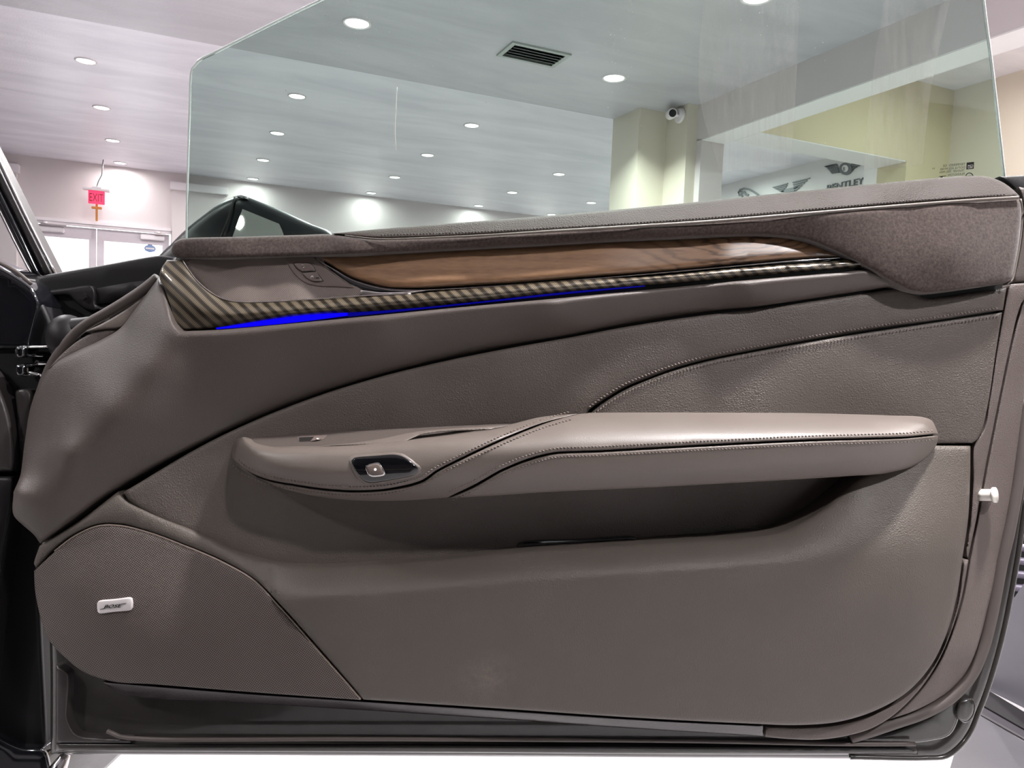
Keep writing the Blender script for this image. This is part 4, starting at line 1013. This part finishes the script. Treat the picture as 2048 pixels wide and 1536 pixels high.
# ---- lower panel and speaker cloth
lp_out = [(79, 1092, 1), (150, 1048), (236, 983, 1), (250, 999), (300, 1025), (400, 1067), (490, 1109), (560, 1126), (640, 1131), (800, 1124), (1000, 1106), (1300, 1086), (1480, 1075), (1560, 1063), (1620, 1034), (1680, 988), (1720, 955), (1760, 940), (1830, 905), (1862, 891, 1), (1941, 891.5, 1), (1940, 960), (1936, 1040), (1926, 1108), (1912, 1200), (1892, 1270), (1862, 1331), (1812, 1386), (1751, 1421), (1680, 1443), (1600, 1450), (1500, 1447), (1300, 1437), (1000, 1417), (727, 1399, 1), (700, 1367), (640, 1298), (560, 1208), (512, 1160), (452, 1124), (370, 1089), (290, 1060), (240, 1048), (200, 1048), (150, 1068), (110, 1098), (72, 1136), (68, 1128)]
crease = [(560, 1206, 0.071), (600, 1203, 0.076), (834, 1186, 0.080), (1069, 1166, 0.080), (1400, 1143, 0.079), (1614, 1127, 0.076), (1821, 1112, 0.067), (1900, 1106, 0.052), (1945, 1103, 0.040)]
lp_h = strips([
    [(68, 1094, 0.024), (79, 1090, 0.028), (150, 1048, 0.036), (236, 983, 0.036), (250, 999, 0.040), (300, 1025, 0.044), (400, 1067, 0.045), (490, 1109, 0.045), (560, 1126, 0.044), (640, 1131, 0.044), (800, 1124, 0.044), (1000, 1106, 0.044), (1300, 1086, 0.044), (1480, 1075, 0.044), (1560, 1063, 0.043), (1620, 1034, 0.042), (1680, 988, 0.040), (1720, 955, 0.039), (1760, 940, 0.038), (1830, 905, 0.036), (1862, 891, 0.034), (1945, 891, 0.030)],
    [(68, 1112, 0.024), (150, 1056, 0.038), (236, 1014, 0.042), (290, 1040, 0.046), (370, 1070, 0.048), (452, 1106, 0.051), (512, 1146, 0.058)] + crease,
    [(68, 1125, 0.022), (150, 1061, 0.038), (236, 1030, 0.043), (290, 1050, 0.046), (370, 1080, 0.049), (452, 1115, 0.053), (512, 1153, 0.060)] + [(x, y + (2 if x < 570 else 26 if x < 1850 else 8), h - 0.0005) for x, y, h in crease],
    [(68, 1140, 0.018), (110, 1098, 0.026), (150, 1068, 0.036), (240, 1048, 0.042), (290, 1060, 0.045), (370, 1089, 0.049), (452, 1124, 0.054), (512, 1160, 0.060), (560, 1210, 0.066), (640, 1298, 0.062), (700, 1367, 0.058), (727, 1399, 0.056), (1000, 1417, 0.056), (1300, 1437, 0.056), (1500, 1447, 0.053), (1600, 1450, 0.049), (1680, 1443, 0.046), (1751, 1421, 0.044), (1812, 1386, 0.043), (1862, 1331, 0.042), (1892, 1270, 0.041), (1912, 1200, 0.040), (1926, 1130, 0.038), (1945, 1118, 0.036)]])
xtra = [(x, np.interp(x, [600, 834, 1069, 1400, 1614, 1821, 1925], [1203, 1186, 1166, 1143, 1127, 1112, 1105]) + dy) for x in range(600, 1920, 12) for dy in (-5, 4, 13)]
patch('lower_panel', lp_out, lp_h, 'leather_lower', door, r=9, rd=0.007, g=16, t=0.04, extra=xtra)
sg_h = [(70, 1142, 0.020), (150, 1073, 0.036), (240, 1052, 0.042), (370, 1092, 0.047), (450, 1128, 0.052), (556, 1213, 0.061), (640, 1303, 0.059), (722, 1399, 0.054), (400, 1250, 0.060), (280, 1180, 0.057), (180, 1200, 0.050), (120, 1180, 0.040), (80, 1200, 0.024), (100, 1275, 0.030), (180, 1340, 0.036), (300, 1366, 0.044), (500, 1382, 0.050), (300, 1320, 0.055), (600, 1340, 0.058), (180, 1270, 0.048)]
spk_ = patch('speaker_cover', [(68, 1142, 1), (110, 1103), (150, 1073), (200, 1052.5), (240, 1052.5), (290, 1064), (370, 1093), (450, 1128), (508, 1162), (556, 1212), (636, 1302), (698, 1372), (722, 1400, 1), (500, 1384), (300, 1368), (220, 1362), (170, 1345), (130, 1315), (95, 1275), (80, 1230), (70, 1180)], sg_h, 'speaker_cloth', door, r=5, rd=0.004, g=14, t=0.03)
spk_['label'] = 'woven speaker cover'
sweep('cover_edge', px_path([(110, 1102, 0.0255), (150, 1072, 0.0325), (200, 1051.5, 0.037), (240, 1051.5, 0.039), (290, 1063, 0.041), (370, 1092, 0.0445), (450, 1127, 0.0495), (508, 1161, 0.0545), (556, 1211, 0.058), (636, 1301, 0.0565), (698, 1371, 0.0525), (721, 1398, 0.051)], 10), 0.0013, 'edge_beige', spk_, 6)
sgf = rbf(sg_h)
_hl, _hr = float(sgf([(200, 1213)])[0]), float(sgf([(258, 1208)])[0])
bplane = lambda q: _hl + (_hr - _hl) * (np.atleast_2d(q)[:, 0] - 200) / 58.0 + 0.004
badge = patch('badge', [(194.3, 1206), (197, 1202.3), (228, 1199), (258, 1195.8), (262.3, 1198), (264, 1216), (261.5, 1220), (230, 1223.5), (199, 1226.8), (195.6, 1224)], bplane, 'badge_silver', spk_, r=3, rd=0.0012, g=8, t=0.005)
badge['label'] = 'brushed metal nameplate reading BOSE'
ub = RIGHT * 0.994 + UPV * 0.105 - FWD * (_hr - _hl) / (58 * S); ub /= np.linalg.norm(ub); vb = UPV * 0.994 - RIGHT * 0.105
hq = lambda x, y: float(bplane([(x, y)])[0]) + 0.0006
text_mesh('nameplate_text', 'BOSE', P(208.2, 1216.6, hq(209, 1216)), ub, vb, 6.6 * S, 'ink_black', badge, 0.0009, shear=0.45, width=38 * S)
for q in ([(200, 1218.3), (209, 1216.0), (209.5, 1217.2), (200, 1218.9)], [(242, 1207.6), (252.5, 1206.2), (252.5, 1207.0), (242, 1208.8)]):
    prism('nameplate_flourish', [P(x, y, hq(x, y)) for x, y in q], -FWD * 0.0006, 'ink_black', badge)

# ---- armrest
arm_h = strips([
    [(464, 890, 0.034), (484, 875, 0.050), (500, 886, 0.066), (534, 895, 0.080), (590, 895, 0.088), (676, 893, 0.092), (805, 882, 0.092), (880, 874, 0.090), (940, 867, 0.086), (985, 861, 0.080), (1024, 850, 0.060), (1080, 835, 0.042), (1160, 827, 0.036), (1400, 825, 0.036), (1600, 826, 0.036), (1780, 831, 0.036), (1845, 834, 0.034), (1878, 850, 0.032)],
    [(464, 900, 0.036), (484, 890, 0.058), (534, 905, 0.092), (590, 906, 0.100), (676, 905, 0.104), (805, 894, 0.104), (880, 887, 0.103), (985, 874, 0.098), (1024, 864, 0.088), (1080, 852, 0.080), (1160, 846, 0.080), (1400, 845, 0.082), (1600, 846, 0.082), (1780, 849, 0.074), (1845, 853, 0.056), (1878, 862, 0.036)],
    [(464, 908, 0.037), (484, 915, 0.064), (534, 930, 0.096), (590, 938, 0.105), (676, 942, 0.109), (805, 940, 0.111), (880, 925, 0.111), (985, 910, 0.111), (1103, 905, 0.111), (1200, 902, 0.111), (1407, 891, 0.111), (1614, 881, 0.109), (1750, 877, 0.100), (1821, 874, 0.084), (1878, 870, 0.040)],
    [(464, 914, 0.037), (484, 930, 0.060), (526, 957, 0.074), (590, 970, 0.086), (719, 982, 0.094), (848, 965, 0.104), (985, 945, 0.106), (1200, 935, 0.107), (1500, 920, 0.105), (1700, 908, 0.096), (1800, 898, 0.079), (1878, 882, 0.040)],
    [(464, 919, 0.036), (500, 946, 0.046), (540, 968, 0.054), (600, 986, 0.060), (700, 1000, 0.070), (900, 996, 0.082), (1100, 984, 0.084), (1300, 975, 0.083), (1500, 964, 0.081), (1700, 952, 0.070), (1780, 945, 0.057), (1830, 930, 0.046), (1878, 888, 0.038)]])
arm = patch('armrest', [(1160, 828, 1), (1180, 826), (1400, 825), (1600, 826), (1780, 831), (1845, 834), (1864, 841), (1871, 854), (1876, 867, 1), (1821, 872.7), (1614, 879.3), (1407, 889.3), (1200, 900.7), (1103, 905.6), (1064, 915), (1005, 938), (947, 970), (893, 995.5, 1), (800, 1001), (700, 1000), (600, 986), (540, 968), (500, 946), (474, 927), (465, 919, 1), (483, 938), (526, 959.3), (590, 972.4), (655, 981.4), (719, 984.4), (784, 979.4), (850, 962.5), (871, 946.5), (949, 907.5), (1027, 872.5), (1086, 849.5), (1140, 832.5)], arm_h, 'leather_arm', door, r=4.5, rd=0.003, g=9, t=0.05)
pod = patch('control_pod', [(464, 910), (466, 890), (473, 878), (484, 875), (500, 886), (534, 895), (590, 895), (676, 893), (805, 882), (880, 874), (940, 867), (985, 861), (1024, 850), (1080, 835), (1156, 827.5, 1), (1084, 846), (1025, 869), (947, 904), (869, 943), (847, 958.5), (784, 975.5), (719, 980.5), (655, 977.5), (590, 968.5), (526, 955.5), (483, 934.5), (465, 917)], arm_h, 'leather_arm', door, r=4.5, rd=0.003, g=9, t=0.05)
patch('armrest_underside', [(898, 996, 1), (949, 974), (1007, 942), (1066, 919), (1103, 909.5), (1200, 904.5), (1407, 893), (1614, 883), (1821, 876.5), (1876, 871, 1), (1876, 880), (1869, 897), (1856, 912), (1830, 930), (1780, 945), (1700, 952), (1500, 964), (1300, 975), (1100, 984), (960, 993)], arm_h, 'leather_arm', door, r=4.5, rd=0.003, g=9, t=0.06)
s1 = [(470, 924), (483, 936), (526, 957), (590, 970), (655, 979), (719, 982), (784, 977), (848, 960), (869, 945), (947, 906), (1025, 871), (1084, 848), (1145, 830)]
s2 = [(900, 993), (947, 972), (1005, 940), (1064, 917), (1103, 907), (1200, 902), (1407, 891), (1614, 881), (1821, 874.5), (1868, 870)]
for s_, of in ((s1, -8), (s1, 8), (s2, -9), (s2, 9)):
    stitches('armrest_stitching', s_, arm_h, arm, of, 7.0, 5.0, 1.3, 'thread', 0.0006, 0.5)
tray_h = [(486, 877, 0.036), (600, 868, 0.034), (850, 855, 0.034), (1035, 847, 0.034), (505, 896, 0.066), (590, 904, 0.080), (805, 890, 0.086), (1010, 864, 0.070), (700, 880, 0.060)]
tray = patch('armrest_tray', [(480, 878, 1), (600, 868.5), (700, 862), (850, 855), (950, 851), (1038, 847, 1), (1012, 864), (940, 876), (880, 884), (805, 892), (676, 902), (590, 904), (534, 903), (505, 895)], tray_h, 'leather_taupe', door, r=3, rd=0.002, g=8, t=0.02)
tf = rbf(tray_h)
ws = patch('window_switch', [(594, 874, 1), (600, 872.5), (655, 869.5, 1), (648, 878, 1), (623, 882.5, 1), (598, 883, 1)], lambda q: tf(q) + 0.0015, 'switch_grey', tray, r=1.2, rd=0.0006, g=5, t=0.005)
patch('switch_pit', [(598, 875, 1), (628, 873.5, 1), (621, 881.5, 1), (599, 882, 1)], lambda q: tf(q) + 0.0025, 'ink_black', ws, r=1, rd=0.0003, g=4, t=0.002, smooth_outline=False)
patch('rocker', [(629, 873.2, 1), (646, 872.4, 1), (640, 879.5, 1), (623, 881.5, 1)], lambda q: tf(q) + 0.0045, 'switch_grey', ws, r=1.5, rd=0.001, g=4, t=0.003, smooth_outline=False)
patch('switch_icon', [(632, 877), (635, 876), (638, 877.5), (635, 879)], lambda q: tf(q) + 0.0056, 'switch_white', ws, r=0.5, rd=0.0001, g=3, t=0.001)
patch('pull_lip', [(640, 892, 1), (700, 887), (760, 878), (830, 864), (880, 859), (950, 855), (1026, 850, 1), (985, 858), (900, 862.5), (862, 866), (835, 872), (815, 881), (740, 889)], [(640, 892, 0.083), (760, 880, 0.078), (830, 866, 0.070), (950, 856, 0.060), (1020, 850, 0.052), (900, 862, 0.070), (815, 880, 0.086)], 'leather_arm', tray, r=3, rd=0.003, g=7, t=0.004)
af = arm_h
sb_out = [(703, 921), (708, 915.8), (745, 911.8), (784, 909), (797, 910), (810, 915), (824, 925), (837, 937), (836, 944), (828, 950), (784, 960), (744, 966), (732, 964.5), (722, 957), (704, 928)]
cxs, cys = 768, 938
patch('switch_surround', [(cxs + (x - cxs) * 1.09, cys + (y - cys) * 1.16) for x, y in sb_out], lambda q: af(q) + 0.0022, 'leather_arm', pod, r=7, rd=0.0024, g=9, t=0.003)
sb = patch('switch_bezel', sb_out, lambda q: af(q) + 0.0040, 'piano_black', pod, r=4, rd=0.0016, g=8, t=0.004)
patch('button_frame', [(731, 932.5), (735, 930), (752, 925), (758, 925.5), (762, 930), (770.5, 947), (768, 951), (764, 952.3), (744, 954), (738, 951.5)], lambda q: af(q) + 0.0049, 'chrome', sb, r=1.5, rd=0.0006, g=6, t=0.002)
bt = patch('lock_button', [(733, 934), (736, 931.5), (752, 927), (757, 928), (760, 931), (767.5, 946), (766, 949), (762, 950), (745, 951.5), (740, 949.5)], lambda q: af(q) + 0.0060, 'switch_grey', sb, r=3, rd=0.0012, g=5, t=0.003)
disc('button_lamp', P(750.5, 939, float(af([(750, 939)])[0]) + 0.0064), FWD, 2.2 * S, 0.0006, 'led_white', sb, 14)

# ---- front edge of the door: seal, tan filler, wiring boot
sweep('front_seal', px_path([(316, 556, 0.012), (290, 577, 0.010), (250, 604, 0.006), (210, 628, 0.0), (175, 648, -0.006), (150, 668, -0.010), (126, 696, -0.012), (106, 726, -0.014), (90, 765, -0.016), (80, 800, -0.02), (74, 850, -0.02)], 8), 0.0068, 'rubber', door, 10)
patch('front_filler', [(168, 664, 1), (215, 641), (262, 611), (312, 566, 1), (294, 592), (270, 627), (247, 653), (205, 659)], 0.010, 'leather_arm', door, r=4, rd=0.003, g=10, t=0.02)
patch('front_edge_strip', [(96, 738, 1), (125, 707), (160, 679), (190, 664), (215, 659), (242, 656, 1), (205, 681), (154, 705)], 0.006, 'plastic_grain', door, r=3, rd=0.003, g=9, t=0.02)
bc = P(140, 680, -0.035)
bm = bmesh.new(); bmesh.ops.create_uvsphere(bm, u_segments=24, v_segments=14, radius=1.0)
for v in bm.verts:
    x, y, z = v.co
    v.co = Vector(bc + RIGHT * x * 0.028 + UPV * (z * 0.034 + x * -0.004) + FWD * y * 0.03)
from_bm('wiring_boot', bm, 'rubber_black', door, True)
sweep('boot_neck', px_path([(150, 662, -0.03), (180, 652, -0.028), (215, 640, -0.03)], 8), [0.018, 0.014, 0.011, 0.009], 'rubber_black', door, 12)
patch('boot_clip', [(94, 660), (100, 650), (103, 655), (100, 666), (96, 668)], -0.02, 'bolt_white', door, r=2, rd=0.002, g=6, t=0.004)

# ================================================================== THE CAR BODY BESIDE THE HINGES
patch('fender_end', [(74, 553, 1), (200, 531), (322, 511), (352, 515, 1), (352, 660, 1), (250, 720), (120, 740), (80, 640)], -0.10, 'body_dark', car, r=6, rd=0.006, g=20, t=0.05)
patch('access_cover', [(192, 577, 1), (262, 564, 1), (300, 560, 1), (298, 598, 1), (258, 602, 1), (192, 608, 1)], -0.094, 'rubber_black', car, r=3, rd=0.003, g=12, t=0.006, smooth_outline=False)
patch('hinge_cover', [(80, 583, 1), (130, 577), (186, 573), (191, 590), (190, 608), (214, 618), (180, 622), (155, 608), (140, 592), (85, 592)], -0.090, 'rubber_black', car, r=4, rd=0.004, g=10, t=0.01)
disc('cover_plug', P(166, 593, -0.086), FWD, 0.005, 0.004, 'rubber_black', car, 14)
patch('hinge_pillar', [(-260, 520, 1), (0, 556), (40, 560), (76, 590), (104, 640), (112, 800), (100, 1000), (84, 1120), (98, 1536, 1), (98, 1640, 1), (-260, 1640, 1)], -0.05, 'body_dark', car, r=14, rd=0.012, g=40, t=0.2)
patch('pillar_outer', [(-60, 215, 1), (0, 334), (55, 446), (107, 549, 1), (86, 553, 1), (40, 458), (0, 376), (-60, 255, 1)], -0.16, 'dark_plastic', car, r=6, rd=0.008, g=14, t=0.03)
patch('pillar_inner', [(-60, 258, 1), (0, 379), (40, 461), (84, 554, 1), (66, 552, 1), (40, 500), (0, 420), (-60, 300, 1)], -0.15, 'car_black', car, r=6, rd=0.008, g=14, t=0.03)
sweep('pillar_chrome', px_path([(-60, 206, -0.155), (0, 326, -0.155), (55, 440, -0.155), (110, 548, -0.155)], 20), 0.0032, 'chrome', car, 8)
sweep('windscreen_trim', px_path([(-60, 305, -0.145), (0, 424, -0.145), (40, 505, -0.145), (66, 554, -0.145)], 20), 0.0018, 'chrome', car, 8)
patch('windscreen', [(-60, 300, 1), (0, 418), (66, 552, 1), (74, 600, 1), (-60, 600, 1)], -0.18, 'clear_glass', car, r=2, rd=0.0, g=30, t=0.004)
patch('dash_end', [(-160, 470, 1), (0, 533), (40, 556), (66, 576), (84, 606, 1), (60, 700, 1), (-160, 700, 1)], -0.04, 'car_black', car, r=10, rd=0.012, g=20, t=0.08)
sweep('dash_rim', px_path([(-60, 500, -0.04), (0, 526, -0.038), (36, 546, -0.038), (62, 568, -0.038)], 10), 0.0028, 'rubber', car, 8)
patch('pillar_trim_upper', [(-260, 690, 1), (-60, 700), (0, 778), (16, 820), (27, 870), (29, 925), (28, 944, 1), (-260, 946, 1)], -0.015, 'dark_plastic', car, r=10, rd=0.012, g=22, t=0.06)
patch('pillar_trim_lower', [(-260, 951, 1), (29, 953, 1), (24, 1010), (8, 1100), (-2, 1180), (-20, 1300), (-40, 1536, 1), (-260, 1536, 1)], -0.012, 'rubber_black', car, r=8, rd=0.010, g=22, t=0.06)
patch('check_strap_bracket', [(32, 782), (38, 779), (60, 781), (62, 800), (57, 890), (52, 930, 1), (42, 930, 1), (36, 850)], -0.028, 'dark_plastic', car, r=5, rd=0.005, g=10, t=0.02)
for k_, out in enumerate(([(30, 700), (40, 691), (56, 690, 1), (102, 690, 1), (102, 697, 1), (58, 698), (53, 702), (56, 707), (72, 708, 1), (72, 714, 1), (55, 714), (38, 716), (30, 710)], [(34, 736), (44, 728), (60, 727), (68, 726), (72, 720, 1), (78, 722, 1), (76, 730), (66, 734), (54, 736), (52, 742), (58, 746, 1), (80, 746, 1), (80, 753, 1), (54, 753), (38, 750)])):
    patch('hinge', out, -0.022, 'piano_black', car, r=3.5, rd=0.004, g=7, t=0.016)
    sweep('hinge_pin', px_path([(45, out[0][1] - 6, -0.024), (45, out[0][1] + 14, -0.024)], 6), 0.0075, 'piano_black', car, 12)
    sweep('hinge_glint_bar', px_path([(56, out[0][1] - 6 + 14 * k_, -0.018), (100 - 20 * k_, out[0][1] - 7 + 20 * k_, -0.018)], 8), 0.0016, 'chrome', car, 8)
patch('sill', [(-260, 1440, 1), (-20, 1462), (40, 1492), (92, 1500), (104, 1540), (104, 1640, 1), (-260, 1640, 1)], -0.03, 'car_black', car, r=10, rd=0.012, g=25, t=0.2)
sweep('sill_chrome', px_path([(132, 1508, -0.04), (124, 1524, -0.036), (112, 1545, -0.03), (104, 1570, -0.03)], 8), [0.006, 0.010, 0.012, 0.012], 'chrome', car, 12)

# the rest of the car, along the viewer's left: added unseen sill, floor, roof, seat and quarter, and wheels
def slab(name, x0, x1, y0, y1, z0, z1, mat, bev=0.03):  # unseen cabin and body pieces, added to shade the door
    boxes(name, [(x0, x1, y0, y1, z0, z1)], mat, car, bev)
slab('added_rocker_sill', -0.46, -0.30, -1.15, 0.86, 0.20, 0.36, 'car_black')
slab('added_cabin_floor', -1.20, -0.46, -1.15, 0.95, 0.24, 0.30, 'body_dark', 0.01)
slab('added_seat_base', -1.02, -0.50, -0.72, -0.10, 0.32, 0.56, 'leather_taupe', 0.06)
slab('added_seat_backrest', -1.02, -0.50, -0.98, -0.72, 0.50, 1.10, 'leather_taupe', 0.06)
slab('added_headrest', -0.90, -0.62, -1.02, -0.90, 1.12, 1.30, 'leather_taupe', 0.04)
slab('added_roof', -1.55, -0.44, -1.50, 0.35, 1.36, 1.40, 'car_black', 0.015)
slab('added_rear_quarter', -0.46, -0.26, -2.60, -1.15, 0.22, 0.96, 'car_black', 0.06)
slab('added_centre_tunnel', -1.30, -1.10, -1.15, 0.95, 0.28, 0.62, 'body_dark', 0.03)
for wy in (1.92, -1.95):
    bm = bmesh.new(); seg = 40
    prof = [(0.22, -0.10), (0.30, -0.105), (0.325, -0.08), (0.33, 0.0), (0.325, 0.08), (0.30, 0.105), (0.22, 0.10)]
    rg = [[bm.verts.new((-0.52 + w, wy + r_ * math.cos(2*math.pi*k/seg), 0.33 + r_ * math.sin(2*math.pi*k/seg))) for k in range(seg)] for r_, w in prof]
    for a_, b_ in zip(rg[:-1], rg[1:]):
        for k in range(seg): bm.faces.new([a_[k], a_[(k+1) % seg], b_[(k+1) % seg], b_[k]])
    bmesh.ops.recalc_face_normals(bm, faces=bm.faces[:])
    from_bm('tyre', bm, 'rubber_black', car, True)
    disc('wheel_rim', (-0.47, wy, 0.33), (1, 0, 0), 0.23, 0.10, 'satin_metal', car, 32, 0.02)
